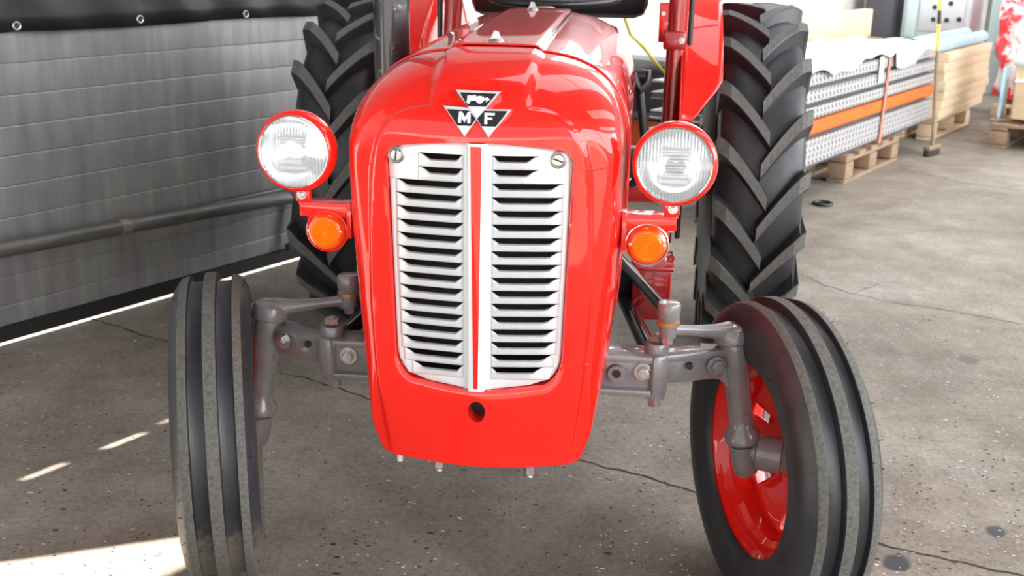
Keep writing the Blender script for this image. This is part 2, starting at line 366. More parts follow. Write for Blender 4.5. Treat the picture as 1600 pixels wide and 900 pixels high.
# the rest of the door towards the yard gate, unseen, with gaps added to let slivers of sun onto the floor
def sun_on_wall(px, py):
    g = G(px, py); t = (NW-g.dot(NV))/sdir.dot(NV); q = g+sdir*t; return q.dot(WV), q.z
gaps = sorted(sun_on_wall(*q) for q in ((70, 737), (195, 689), (262, 658)))
zs_ = sum(z for _, z in gaps)/len(gaps); gl = [(.13, .020), (.14, .020), (.06, .012)]
for (w0, w1, z0, z1) in ((DOOR0, WS, .06, zs_-.10), (DOOR0, WS, zs_+.10, 4.6), (WS, DOOR1, 1.34, 4.6)):
    MB().box((-.025, (w0+w1)/2, (z0+z1)/2), (.05, w1-w0, z1-z0)).build('door_panel', DOORM, door, smooth=False)
prev = DOOR0
for (gw, gz), (lw_, hh) in zip(gaps, gl):
    a_, b_ = gw-lw_/2, gw+lw_/2
    if a_ < prev or b_ > WS: continue
    MB().box((-.003, (prev+a_)/2, zs_), (.004, a_-prev, .2)).build('door_panel', DOORM, door, smooth=False)
    for (z0, z1) in ((zs_-.1, gz-hh/2), (gz+hh/2, zs_+.1)): MB().box((-.003, gw, (z0+z1)/2), (.004, lw_, z1-z0)).build('door_panel', DOORM, door, smooth=False)
    prev = b_
MB().box((-.003, (prev+WS)/2, zs_), (.004, WS-prev, .2)).build('door_panel', DOORM, door, smooth=False)
# long pipe in front of the door and its short stay
pp = MB(); pp.tube([(.065, -1.4, .425), (.065, .17, .378), (.065, .65, .362), (.065, 1.56, .330), (.065, 1.95, .318)], .030, 20); pp.build('door_rail', PIPE, door)
pc = MB(); pc.tube([(.065, .635, .3625), (.065, .675, .3612)], .0335, 20); pc.build('rail_joint', RUST, door)
st = MB(); st.tube([(.055, 1.575, .33), (.06, 1.53, .12)], .016, 12); st.box((.065, 1.525, .10), (.03, .07, .03), bev=.005); st.build('rail_stay', DARK, door)

wl = MB()
wl.box((NW-.06, 8.6, .68), (.1, 12.7, 1.36)); wl.box((NW-.06, -8.0, 2.3), (.1, 6.0, 4.6))
wl.box((NW-.06, -3.8, 3.52), (.1, 2.54, 2.16))
o = wl.build('wall_left', WALLW, smooth=False); o.rotation_euler = (0, 0, -HA); struct(o, 'cream painted wall beyond the sectional door')
o = hallbox('wall_left_upper', NW-.11, NW-.01, 2.25, 14.95, 1.36, 4.6, BACKW); struct(o, 'unseen upper wall, made grey to dim the bonnet reflection')  # out of view; grey chosen to weaken its reflection in the bonnet
o = hallbox('wall_back', NW, 9, 14, 14.2, 0, 4.6, BACKW); struct(o)
rw = MB(); rw.box((6.6, 5, .55), (.2, 18, 1.1)); rw.box((6.6, 5, 4.4), (.2, 18, .4))
o = rw.build('wall_right', WALLW, smooth=False); o.rotation_euler = (0, 0, -HA); struct(o)
for i in range(6):
    w0 = -4+3*i
    p = empty('window_%d' % (i+1), Hp(6.6, w0+1.5, 0), -HA); struct(p)
    for a in range(4):
        for c in range(3):
            MB().box((0, -1.5+.72*a+.42, 1.1+1.03*c+.53), (.02, .66, .98)).build('pane', PANE, p, smooth=False)
    MB().box((.06, 0, 2.65), (.04, 3.0, 3.1)).build('window_frame', FRAME, p, smooth=False)
for i in range(4):
    p = empty('window_%d' % (i+10), Hp(NW, 5.05+1.75*i, 0), -HA); struct(p)
    MB().box((-.002, 0, 2.75), (.012, 1.62, 1.92)).build('window_frame', FRAME, p, smooth=False)
    for a in range(5):
        for c in range(3): MB().box((.008, -.64+.32*a, 2.13+.62*c), (.008, .27, .57)).build('pane', PANE, p, smooth=False)
rf = MB()
for (n0, n1) in ((NW-.1, -.9), (.3, 2.2), (3.4, 5.2), (6.3, 6.7)): rf.box(((n0+n1)/2, 3.8, 4.65), (n1-n0, 20.8, .1))
o = rf.build('ceiling', ROOFM, smooth=False); o.rotation_euler = (0, 0, -HA); struct(o)
for i, (n0, n1) in enumerate(((-.9, .3), (2.2, 3.4), (5.2, 6.3))):
    p = empty('window_%d' % (i+7), Hp((n0+n1)/2, 5.6, 4.65), -HA); struct(p)
    for k in range(7): MB().box((0, -3.9+1.91*k, 0), (n1-n0, 1.80, .04)).build('pane', SKYP, p, smooth=False)
    MB().box((0, -1.8, .06), (n1-n0, 20.8, .04)).build('skylight_frame', FRAME, p, smooth=False)

# cracks in the concrete
def crack(pix, wd, seed):
    r = random.Random(seed); P = [G(*q) for q in pix]; pts = []
    for a, b in zip(P[:-1], P[1:]):
        n = max(2, int((b-a).length/.03))
        for k in range(n):
            t = k/n; q = a.lerp(b, t); pts.append(q+Vector((r.uniform(-1, 1), r.uniform(-1, 1), 0))*.007)
    pts.append(P[-1]); V = []; F = []
    for i, q in enumerate(pts):
        t = (pts[min(i+1, len(pts)-1)]-pts[max(i-1, 0)]).normalized(); s_ = Vector((-t.y, t.x, 0)); h = wd*r.uniform(.35, 1.3)
        V += [q+s_*h+Vector((0, 0, .0012)), q-s_*h+Vector((0, 0, .0012))]
    for i in range(len(pts)-1): F.append((2*i, 2*i+1, 2*i+3, 2*i+2))
    obj('crack', V, F, CRACK, fl, smooth=False)
crack([(885, 712), (930, 726), (985, 738), (1030, 752), (1090, 770), (1200, 800), (1370, 848), (1440, 866), (1600, 900)], .0042, 1)
crack([(1252, 428), (1290, 447), (1330, 458), (1400, 474), (1480, 485), (1600, 508)], .0022, 2)
crack([(60, 480), (150, 500), (205, 518), (235, 527), (290, 540)], .004, 3)
crack([(440, 582), (500, 597), (560, 618), (610, 635)], .0035, 4)
crack([(1330, 460), (1350, 452), (1380, 440)], .0015, 5)
crack([(1405, 262), (1500, 285), (1600, 298)], .004, 6)
# chips and grit on the floor
for nm, m_, cnt, sd_ in (('dark_grit', CHIPD, 1100, 1), ('pale_grit', CHIPL, 900, 2)):
    r = random.Random(sd_); V = []; F = []
    for _ in range(cnt):
        px, py = r.uniform(0, 1600), 430+470*r.random()**.8
        if nm == 'pale_grit' and r.random() < .45: px = r.uniform(930, 1600)
        q = G(px, py)
        if (abs(abs(q.x)-.64) < .17 and -.4 < q.y < .45) or (abs(abs(q.x)-.72) < .22 and 1.55 < q.y < 2.3): continue
        sz = r.uniform(.0011, .0030)*(1.8 if r.random() < .07 else 1); a0 = r.uniform(0, 6.28); k = len(V); ec = r.uniform(1, 2.6)
        for j in range(5):
            an = a0+j*1.2566; V.append((q.x+math.cos(an)*sz*ec, q.y+math.sin(an)*sz, .0018))
        V.append((q.x, q.y, .0035))
        for j in range(5): F.append((k+j, k+(j+1) % 5, k+5))
    o = obj(nm, V, F, m_, smooth=False); tag(o, 'small dark chips scattered over the concrete floor' if nm == 'dark_grit' else 'small pale chips scattered over the concrete floor', 'grit', kind='stuff')

# ------------------------------------------------------------------ THE TRACTOR
T = empty('tractor', (0, 0, 0)); tag(T, 'red vintage tractor with silver slatted grille and round headlamps', 'tractor')

# --- nose cowl
HWZ = [.412, .430, .475, .592, .749, .843, .913, 1.0]; HWX = [.206, .216, .233, .254, .269, .274, .278, .279]
def outline(zmin=.412, crown=0.0, n=90):
    side = [(float(np.interp(z, HWZ, HWX)), z) for z in np.linspace(zmin, 1.03, 40)]
    top = []
    for t in np.linspace(0, math.pi/2, n)[1:]:
        top.append((.279*max(math.cos(t), 0)**(2/3.4), 1.03+(.202+crown)*math.sin(t)**(2/2.4)))
    return side, top
CZ = .80
def closed(pts_right):
    L = [(-x, z) for (x, z) in reversed(pts_right)]
    return pts_right+L
sd_, tp_ = outline(); bot = [(x, .404+.008*(x/.206)**2) for x in np.linspace(0, .206, 14)[:-1]]
OUT = closed(bot+sd_+tp_)
gr = [(x, .588+.012*(x/.12)**2) for x in np.linspace(0, .12, 10)]
for t in np.linspace(0, math.pi/2, 10)[1:]: gr.append((.12+.047*math.sin(t), .665-.065*math.cos(t)))
gr += [(.167+.010*(z-.665)/.365, z) for z in np.linspace(.69, 1.03, 20)]
for t in np.linspace(0, math.pi/2, 10)[1:]: gr.append((.154+.0245*math.cos(t), 1.043+.029*math.sin(t)))
gr += [(x, 1.072+.013*(1-(x/.154)**2)) for x in np.linspace(.147, 0, 12)]
GRL = closed(gr)
def polar(poly, ang):
    d = (math.cos(ang), math.sin(ang)); best = None
    for i in range(len(poly)):
        x1, z1 = poly[i]; x2, z2 = poly[(i+1) % len(poly)]; z1 -= CZ; z2 -= CZ
        ex, ez = x2-x1, z2-z1; det = d[0]*(-ez)+ex*d[1]
        if abs(det) < 1e-12: continue
        t = (x1*(-ez)+ex*z1)/det; s = (d[0]*z1-d[1]*x1)/det
        if t > 0 and -1e-9 <= s <= 1+1e-9 and (best is None or t > best): best = t
    return best
def yface(x, z): return -.228+.55*x*x+.04*abs(x)+.018*ss(.60, .40, z)
NA = 360; PH = [0, 8, 16, 24, 28, 32, 36, 40, 43]+[45+1.0*k for k in range(46)]; YS = .02
A = [2*math.pi*k/NA+math.pi/2 for k in range(NA)]
RO = [polar(OUT, a) for a in A]; RG = [polar(GRL, a) for a in A]
def Dk(a):
    s = math.sin(a); return .056+.086*ss(.70, .98, s)-.044*ss(.62, .86, -s)
def raised(x, z):
    """the face and the centre strip stand proud of the shoulders and sides"""
    x = abs(x)
    xs = float(np.interp(z, [.41, .60, .75, .90, 1.16], [.188, .212, .221, .219, .215]))
    f = (x/xs)**5+(max(0, z-CZ)/.352)**5
    m1 = ss(0, .026, 1-f**.2); m2 = ss(.096, .087, x)*ss(1.0, 1.1, z)
    return max(m1, m2)*.0080
ringv = []
for ph in PH:
    row = []; c_, s_ = math.cos(math.radians(ph)), math.sin(math.radians(ph))
    for a, ro in zip(A, RO):
        e = 2/(3.0-1.0*ss(.72, .98, math.sin(a)))
        cc, sc_ = max(c_, 0)**e, max(s_, 0)**e
        D = Dk(a); d = D*(1-cc); r_ = ro-d; x, z = r_*math.cos(a), CZ+r_*math.sin(a)
        yf_ = yface(x, z); y = yf_+(YS-yf_)*(1-sc_)
        m_ = raised(x, z)
        row.append((x, y-m_*s_, z+m_*c_*ss(1.0, 1.1, z)))
    ringv.append(row)
for t in (.03, .06, .09, .12, .15, .18, .22, .26, .30, .36, .44, .54, .66, .8, .93, 1.0):
    row = []
    for a, ro, rg in zip(A, RO, RG):
        r0 = ro-Dk(a); r_ = r0+(rg-r0)*t; x, z = r_*math.cos(a), CZ+r_*math.sin(a)
        row.append((x, yface(x, z)-raised(x, z)+(.004 if t == 1 else 0), z))
    ringv.append(row)
row = [(RG[i]*math.cos(a)*.995, yface(RG[i]*math.cos(a), CZ)+.05, CZ+RG[i]*math.sin(a)*.995) for i, a in enumerate(A)]; ringv.append(row)
V = [q for r_ in ringv for q in r_]; F = []
for i in range(len(ringv)-1):
    for k in range(NA):
        k2 = (k+1) % NA; F.append((i*NA+k, i*NA+k2, (i+1)*NA+k2, (i+1)*NA+k))
nose = obj('front_cowl', V, F, RED, T, angle=50)
nose['label'] = 'red pressed steel nose around the grille'
# crank hole cut through the lower face
hc = U(748, 634, -.2)
cb = MB().lathe([(0, 0), (0, 1), (.2, 1), (.2, 0)], (0, -.1, 0), (0, 1, 0), 32)
cut = obj('cutter', [(v.x*.0175+hc.x, v.y-.2, v.z*.0235+hc.z) for v in cb.v], cb.f, RED, smooth=False)
bm = bmesh.new(); bm.from_mesh(cut.data); bmesh.ops.remove_doubles(bm, verts=bm.verts, dist=1e-5); bmesh.ops.recalc_face_normals(bm, faces=bm.faces); bm.to_mesh(cut.data); bm.free()
md = nose.modifiers.new('b', 'BOOLEAN'); md.object = cut; md.operation = 'DIFFERENCE'; md.solver = 'EXACT'
bpy.context.view_layer.update(); dg = bpy.context.evaluated_depsgraph_get()
nm_ = bpy.data.meshes.new_from_object(nose.evaluated_get(dg)); nose.modifiers.clear()
if len(nm_.polygons) > len(F)*.9:
    # keep only the shell (drop faces that came from the cutter's far walls)
    nose.data = nm_
bpy.data.objects.remove(cut, do_unlink=True)
MB().lathe([(0, .0), (0, .034)], (hc.x, -.190, hc.z), (0, -1, 0), 28).build('crank_hole_shade_disc', CORE, T)  # flat black disc stands in for the shade inside the hole
nose_bvh = BVHTree.FromPolygons([Vector(q) for q in V], F)
# pressed seam lines on the cowl (thin raised joint left and right)
for s in (-1, 1):
    pts = []
    for z in (1.045, 1.043, 1.041):
        pass
    for px, py in (((551, 250), (562, 254), (580, 257), (604, 258)) if s < 0 else ((895, 268), (915, 268), (930, 266), (950, 262), (972, 258))):
        h = nose_bvh.ray_cast(CC, ray(px, py).normalized())
        if h[0] is not None: pts.append(h[0]+h[1]*(-.0002 if h[1].dot(CF) > 0 else .0002))
    if len(pts) > 1: MB().tube(pts, .0009, 6).build('cowl_seam', RED, nose)

for lst in (((586, 552), (600, 555), (614, 558)), ((888, 572), (904, 571), (920, 569))):
    pts = []
    for px, py in lst:
        h = nose_bvh.ray_cast(CC, ray(px, py).normalized())
        if h[0] is not None: pts.append(h[0]-ray(px, py).normalized()*.0003)
    if len(pts) > 1: MB().tube(pts, .0009, 6).build('cowl_seam', RED, nose)
# --- bonnet
YB = [.022, .03, .1, .2, .3, .4, .5, .6, .7, .8, .9, .97, 1.0, 1.01]
def hood_section(y, inset=0.0):
    t = max(0, y)/1.0; cr = .036*t-.014*t*t; s_, tp = outline(.70+.16*ss(0, .4, y), cr, 60)
    right = s_+tp; out = []
    for (x, z) in closed(right):
        m_ = ss(.094, .086, abs(x))*ss(1.1, 1.2, z)*.009
        k = 1-inset
        out.append((x*k, y, z+m_-inset*.3*(z-.9 if z > .9 else 0)))
    return out
secs = [hood_section(y, 0.0 if 0.025 < y < .99 else (.004 if y < 1 else .03)) for y in YB]
n0 = len(secs[0]); V = [q for s_ in secs for q in s_]; F = []
for i in range(len(secs)-1):
    for k in range(n0-1): F.append((i*n0+k, i*n0+k+1, (i+1)*n0+k+1, (i+1)*n0+k))
hood = obj('bonnet', V, F, RED, T, angle=45)
md = hood.modifiers.new('s', 'SOLIDIFY'); md.thickness = .003; md.offset = -1
hood_bvh = BVHTree.FromPolygons([Vector(q) for q in V], F)
def on_hood(px, py, bvh=None):
    d = ray(px, py).normalized(); h = (bvh or hood_bvh).ray_cast(CC, d)
    if h[0] is None: return None, None
    n = h[1] if h[1].dot(d) < 0 else -h[1]
    return h[0], n
# hinge strip along the raised centre
pts = []
for y in np.linspace(.03, .99, 20):
    h = hood_bvh.ray_cast(Vector((.092, y, 2)), Vector((0, 0, -1))); pts.append(h[0]+Vector((0, 0, .001)))
MB().tube(pts, .0045, 12).build('hinge_strip', CHROME, hood)['label'] = 'bright hinge strip along the bonnet'
for (px, py) in ((665, 87), (743, 35), (751, 66), (796, 67), (812, 17), (878, 90), (912, 37)):
    p_, n_ = on_hood(px, py)
    if p_ is None: continue
    MB().lathe([(0, .0065), (.001, .0065), (.0022, .005), (.003, .003), (.0032, 0)], p_, n_, 14).build('fastener', STEEL, hood)
for (px, py) in ((775, 67), (832, 17)):
    p_, n_ = on_hood(px, py)
    if p_ is None: continue
    lb = MB(); lb.lathe([(0, .017), (.003, .017), (.007, .014), (.009, .007), (.009, 0)], p_, n_, 20)
    lt = lb.build('bonnet_latch', STEEL, hood)
    fv = [(-.012, -.003, .006), (.012, -.003, .006), (.012, .003, .006), (-.012, .003, .006), (-.004, -.002, .025), (.005, -.002, .023), (.005, .002, .023), (-.004, .002, .025)]
    fin = MB().add([p_+Vector(q) for q in fv], [(0, 1, 5, 4), (1, 2, 6, 5), (2, 3, 7, 6), (3, 0, 4, 7), (4, 5, 6, 7)])
    bb = MB(); bb.v = lb.v+fin.v; bb.f = lb.f+[tuple(i+len(lb.v) for i in f) for f in fin.f]
    bpy.data.objects.remove(lt, do_unlink=True); bb.build('bonnet_latch', STEEL, hood)

# --- grille: frame plus single louvre slats
PZ = [1.0605-.02645*i for i in range(18)]      # z of slot tops
def gx_lim(z):
    r_ = [x for (x, zz) in gr]; zz_ = [zz for (x, zz) in gr]
    c = [x for (x, q) in gr if abs(q-z) < .02]
    return max(c) if c else .17
def yg(x, z): return -.224+.55*x*x+.04*abs(x)
def half_in(z):      # outer slot end
    return .148 if z > .60 and z < 1.02 else .098
XI = .027
def bulge(x, x0, x1):
    return ss(x0, x0+.016, x)*ss(x1, x1-.034, x)
grille_v = []; grille_f = []
frame = MB()
# frame surface as rows that follow the opening; the slat fields are left out
def rowpts(z0, z1, x0, x1, nx=6, nz=2):
    v = []; f = []
    for j in range(nz+1):
        z = z0+(z1-z0)*j/nz
        for i in range(nx+1):
            x = x0+(x1-x0)*i/nx; v.append((x, yg(x, z), z))
    for j in range(nz):
        for i in range(nx): f.append((j*(nx+1)+i, j*(nx+1)+i+1, (j+1)*(nx+1)+i+1, (j+1)*(nx+1)+i))
    return v, f
grp = [(x*.992, CZ+(z-CZ)*.995) for (x, z) in gr]
def xmax(z):
    best = 0
    for i in range(len(grp)-1):
        (x1, z1), (x2, z2) = grp[i], grp[i+1]
        if (z1-z)*(z2-z) <= 0 and abs(z2-z1) > 1e-9: best = max(best, x1+(x2-x1)*(z-z1)/(z2-z1))
    return best
ztop_g, zbot_g = max(z for x, z in grp), min(z for x, z in grp)
slats = []
for i, zt in enumerate(PZ):
    zb = PZ[i+1] if i < 17 else zt-.0265
    xo = .116 if i < 2 else min(.162, xmax(zb)-.009)
    if i == 17: xo = min(.135, xo)
    slats.append((zt, zb, XI, xo))
for s in (-1, 1):
    for i, (zt, zb, x0, x1) in enumerate(slats):
        NX, NZ = 18, 7; v = []; f = []
        for j in range(NZ+1):
            t = j/NZ
            for k in range(NX+1):
                x = x0+(x1-x0)*k/NX; bl = bulge(x, x0, x1)
                gap = .0104*min(1, bl*1.25); pro = .0100*bl
                zz = (zt-gap)+(zb-(zt-gap))*t
                prof = (1-t)**.8*min(1, .55+t*4.5) if t < .12 else (1-t)**.9
                v.append((s*x, yg(x, zz)-pro*prof+(.004*bl if j == 0 else 0), zz))
        for j in range(NZ):
            for k in range(NX):
                q = (j*(NX+1)+k, j*(NX+1)+k+1, (j+1)*(NX+1)+k+1, (j+1)*(NX+1)+k); f.append(q if s < 0 else q[::-1])
        slats[i] = (zt, zb, x0, x1)
        so = ('grille_slat', v, f); grille_v.append(so)
        # border of this row
        zs = [zt, (zt+zb)/2, zb]; fv = []; ff = []
        for z in zs:
            xm = xmax(z)
            for k in range(5):
                x = x1+(xm-x1)*k/4; fv.append((s*x, yg(x, z)+(.004 if k == 4 else 0), z))
        for j in range(2):
            for k in range(4): ff.append((j*5+k, j*5+k+1, (j+1)*5+k+1, (j+1)*5+k))
        frame.add(fv, ff)
        fv = [(s*x, yg(x, z), z) for z in (zt, zb) for x in (.016, XI)]; frame.add(fv, [(0, 1, 3, 2)])
    # top and bottom caps
    for z0, z1 in ((PZ[0], ztop_g-.0005), (PZ[17]-.0265, zbot_g+.0005)):
        fv = []; ff = []
        for j in range(5):
            z = z0+(z1-z0)*j/4; xm = max(xmax(z), .02)
            for k in range(9): x = .016+(xm-.016)*k/8; fv.append((s*x, yg(x, z)+(.003 if (j == 4 or k == 8) else 0), z))
        for j in range(4):
            for k in range(8): ff.append((j*9+k, j*9+k+1, (j+1)*9+k+1, (j+1)*9+k))
        frame.add(fv, ff)
# centre bar
zs = np.linspace(ztop_g+.002, zbot_g+.0015, 30); pr = [(-.021, .004), (-.0195, -.006), (-.017, -.016), (-.0135, -.019), (0, -.0205), (.0135, -.019), (.017, -.016), (.0195, -.006), (.021, .004)]
fv = []; ff = []
for z in zs:
    wk = 1-.10*(1.08-z)/.49
    for (x, dy) in pr: fv.append((x*wk, yg(0, z)+dy, z))
for j in range(len(zs)-1):
    for k in range(8): ff.append((j*9+k, j*9+k+1, (j+1)*9+k+1, (j+1)*9+k))
frame.add(fv, ff)
grille = frame.build('grille', SILVER, T, angle=60); grille['label'] = 'silver louvred grille with red centre stripe'
for (nm, v, f) in grille_v:
    o = obj(nm, v, f, SILVER, grille, angle=70); md = o.modifiers.new('s', 'SOLIDIFY'); md.thickness = .0006; md.offset = 0
zs = np.linspace(1.080, .597, 12); fv = []; ff = []
for z in zs:
    hw = .0105-.0062*(1.08-z)/.483
    fv += [(-hw, yg(0, z)-.0206, z), (0, yg(0, z)-.0211, z), (hw, yg(0, z)-.0206, z)]
for j in range(11):
    for k in range(2): ff.append((j*3+k, j*3+k+1, (j+1)*3+k+1, (j+1)*3+k))
obj('red_stripe', fv, ff, RED, grille)
for (px, py) in ((621, 240), (873, 248)):
    p_ = U(px, py, -.195); p_.y = yg(abs(p_.x), p_.z)-.001
    b = MB().lathe([(0, .0165), (-.003, .0165), (-.004, .0145), (-.002, .0130), (-.004, .0115), (-.006, .010), (-.0065, 0)], p_, (0, 1, 0), 24)
    o = b.build('grille_screw', STEEL, grille)
    MB().box(p_+Vector((0, -.0068, 0)), (.003, .001, .019), Matrix.Rotation(.1 if px < 700 else 1.9, 3, 'Y')).build('screw_slot', DARK, grille, smooth=False)
# radiator behind
rc = MB(); rc.box((0, -.085, .83), (.42, .02, .62)); rc.build('radiator_core', CORE, T, smooth=False)

# --- badge on the sloping nose
p0, n0_ = on_hood(745, 178, nose_bvh); 
q1, _ = on_hood(705, 172, nose_bvh); q2, _ = on_hood(788, 176, nose_bvh); q3, _ = on_hood(746, 148, nose_bvh); q4, _ = on_hood(746, 208, nose_bvh)
bn = (q2-q1).cross(q3-q4).normalized()
if bn.dot(CF) > 0: bn = -bn
bo = p0+bn*.006
def BP(px, py, off=0.0):
    d = ray(px, py); o_ = bo+bn*off; return CC+d*((o_-CC).dot(bn)/d.dot(bn))
def crop(x, y): return (680+x/9.0, 120+y/9.0)
def plate(name, poly, off0, off1, m, parent, bev=0.0):
    a = [BP(*crop(*q), off0) for q in poly]; c = [BP(*crop(*q), off1) for q in poly]
    if bev:
        cen = sum(c, Vector())/len(c); c = [cen+(q-cen)*(1-bev) for q in c]
    n = len(poly); F = [tuple(range(n, 2*n)), tuple(range(n))[::-1]]+[(i, (i+1) % n, n+(i+1) % n, n+i) for i in range(n)]
    return obj(name, a+c, F, m, parent, smooth=False)
tri = {'top': [(285, 180), (930, 208), (582, 600)], 'left': [(110, 402), (690, 452), (412, 848)], 'right': [(480, 452), (1082, 458), (750, 858)]}
badge = plate('badge', tri['top'], -.012, .0030, BADGES, T, .02); badge['label'] = 'chrome triple triangle badge with letters M and F'
plate('badge_triangle', tri['left'], -.012, .0024, BADGES, badge, .02); plate('badge_triangle', tri['right'], -.012, .0024, BADGES, badge, .02)
plate('badge_field', [(345, 218), (862, 238), (715, 418), (455, 412)], .0026, .0034, NAVY, badge)
plate('badge_field', [(160, 452), (470, 472), (572, 590), (500, 690), (312, 682)], .0022, .0030, NAVY, badge)
plate('badge_field', [(690, 475), (1022, 482), (852, 700), (650, 694), (592, 590)], .0022, .0030, NAVY, badge)
plate('badge_tip', [(478, 428), (700, 434), (582, 575)], .0028, .0037, WHITEP, badge)
plate('badge_tip', [(318, 690), (492, 700), (412, 825)], .0022, .0031, WHITEP, badge)
plate('badge_tip', [(655, 702), (842, 708), (748, 835)], .0022, .0031, WHITEP, badge)
plate('letter_m', [(335, 485), (378, 487), (420, 565), (460, 492), (500, 494), (496, 655), (450, 655), (452, 580), (410, 645), (370, 575), (362, 648), (320, 646)], .0028, .0038, WHITEP, badge)
plate('letter_f', [(692, 503), (840, 510), (838, 545), (735, 541), (734, 570), (805, 573), (803, 606), (733, 603), (732, 668), (688, 665)], .0028, .0038, WHITEP, badge)
plate('tractor_emblem', [(452, 265), (545, 262), (560, 280), (548, 245), (575, 262), (582, 285), (610, 268), (648, 270), (668, 290), (672, 262), (690, 300), (735, 290), (775, 318), (740, 342), (712, 358), (718, 325), (688, 332), (660, 365), (628, 380), (592, 368), (570, 335), (520, 335), (492, 345), (488, 368), (465, 385), (440, 355), (448, 320)], .0032, .0040, WHITEP, badge)

# --- lamps on their brackets
def lamp(s):
    c = Vector((s*.3674, -.172, 1.0466)) if s < 0 else Vector((.3674, -.172, 1.0466))
    ax = Vector((-.05, -1, .05)).normalized()
    h = MB().lathe([(.006, .0695), (.010, .0705), (.012, .0735), (.008, .0775), (-.002, .0805), (-.014, .0805), (-.030, .077), (-.060, .064), (-.085, .044), (-.098, .022), (-.102, 0)], c, ax, 56).build('headlamp', RED, T)
    h['label'] = 'red round headlamp with fluted clear lens'
    MB().lathe([(.011, .0715), (.0135, .0705), (.0125, .0685), (.006, .068)], c, ax, 56).build('lens_ring', CHROME, h)
    MB().lathe([(.004, .0695), (-.012, .062), (-.028, .048), (-.040, .028), (-.045, 0)], c, ax, 40).build('reflector', REFL, h)
    # fluted lens
    a = Vector((0, 0, 1)); x = ax.cross(a).normalized(); z = x.cross(ax).normalized(); V = []; F = []; nr, na = 56, 220
    for i in range(nr+1):
        r_ = .0692*i/nr
        for k in range(na):
            an = 2*math.pi*k/na; lx, lz = r_*math.cos(an), r_*math.sin(an)
            d = .014*(1-(r_/.0692)**2)+.007
            inner = abs(lx) < .026 and -.05 < lz < .035
            d += .0011*math.sin(lx*1000) if not inner else .0009*math.sin(lz*520)
            if abs(abs(lx)-.027) < .0015 and -.05 < lz < .036: d += .0012
            V.append(c+ax*d+x*lx+z*lz)
    for i in range(nr):
        for k in range(na):
            k2 = (k+1) % na; F.append((i*na+k, i*na+k2, (i+1)*na+k2, (i+1)*na+k))
    obj('lens', V, F, GLASS, h, angle=80)
    MB().lathe([(-.040, .007), (-.030, .009), (-.024, .0095), (-.020, .007), (-.019, 0)], c+Vector((.010 if s < 0 else 0, 0, -.022 if s < 0 else -.010)), ax, 20).build('bulb', BULB, h)
    # bracket: arm, hanging plate, foot with bolt, cable
    b = MB(); y0 = -.105
    sg = s
    b.box((sg*.325, y0, .932), (.112, .045, .006), bev=.002); b.box((sg*.325, y0-.020, .920), (.108, .006, .030), bev=.002)
    b.box((sg*.368, -.128, .952), (.030, .020, .030), bev=.004)
    pl = [(-.041, .040)]+[(-.041*math.cos(t), -.041*math.sin(t)) for t in np.linspace(0, math.pi, 20)]+[(.041, .040)]
    n = len(pl); ic = Vector((sg*.3239, -.1215, .8761))
    pv = [ic+Vector((px*1.05, .006, pz*1.05)) for px, pz in pl]+[ic+Vector((px*1.05, .012, pz*1.05)) for px, pz in pl]
    b.add(pv, [tuple(range(n)), tuple(range(n, 2*n))[::-1]]+[(i, (i+1) % n, n+(i+1) % n, n+i) for i in range(n)])
    b.box((sg*.277, -.105, .90), (.010, .05, .075), bev=.002)
    br = b.build('lamp_bracket', RED, T)
    hexbolt('bracket_bolt', (sg*.370, -.138, .952), (0, -1, 0), .0065, .006, STEEL, br)
    MB().tube([(sg*.366, -.09, .93), (sg*.366, -.09, .895)], .008, 12).build('cable_sleeve', STEEL, br)
    MB().tube([(sg*.366, -.09, .897), (sg*.366, -.085, .875), (sg*.355, -.07, .855), (sg*.33, -.05, .85)], .006, 10).build('lamp_cable', VINYL, br)
    # amber indicator
    il = MB().lathe([(-.004, .0405), (.004, .0405), (.006, .039), (.010, .0385), (.013, .0375), (.018, .0355), (.021, .0325), (.022, .029), (.022, .0285)], ic, (0, -1, 0), 44).build('indicator', AMBER, T)
    il['label'] = 'round amber indicator lamp'
    pr = [(.0215, .0290)]
    for k in range(11):
        r_ = .028-.0025*k; pr += [(.0220+.0014*(k/11), r_), (.0242+.0014*(k/11), r_-.0012)]
    pr.append((.0248, 0)); MB().lathe(pr, ic, (0, -1, 0), 44).build('indicator_lens', AMBER2, il, angle=20)
    MB().lathe([(.003, .0435), (.006, .0435), (.007, .041), (.004, .040)], ic, (0, -1, 0), 44).build('indicator_ring', CHROME if s > 0 else RED, il)
    for k in (-1, 1): MB().lathe([(.017, .003), (.024, .003), (.0245, 0)], ic+Vector((k*.033, 0, .004)), (0, -1, 0), 10).build('indicator_screw', STEEL, il)
for s in (-1, 1): lamp(s)

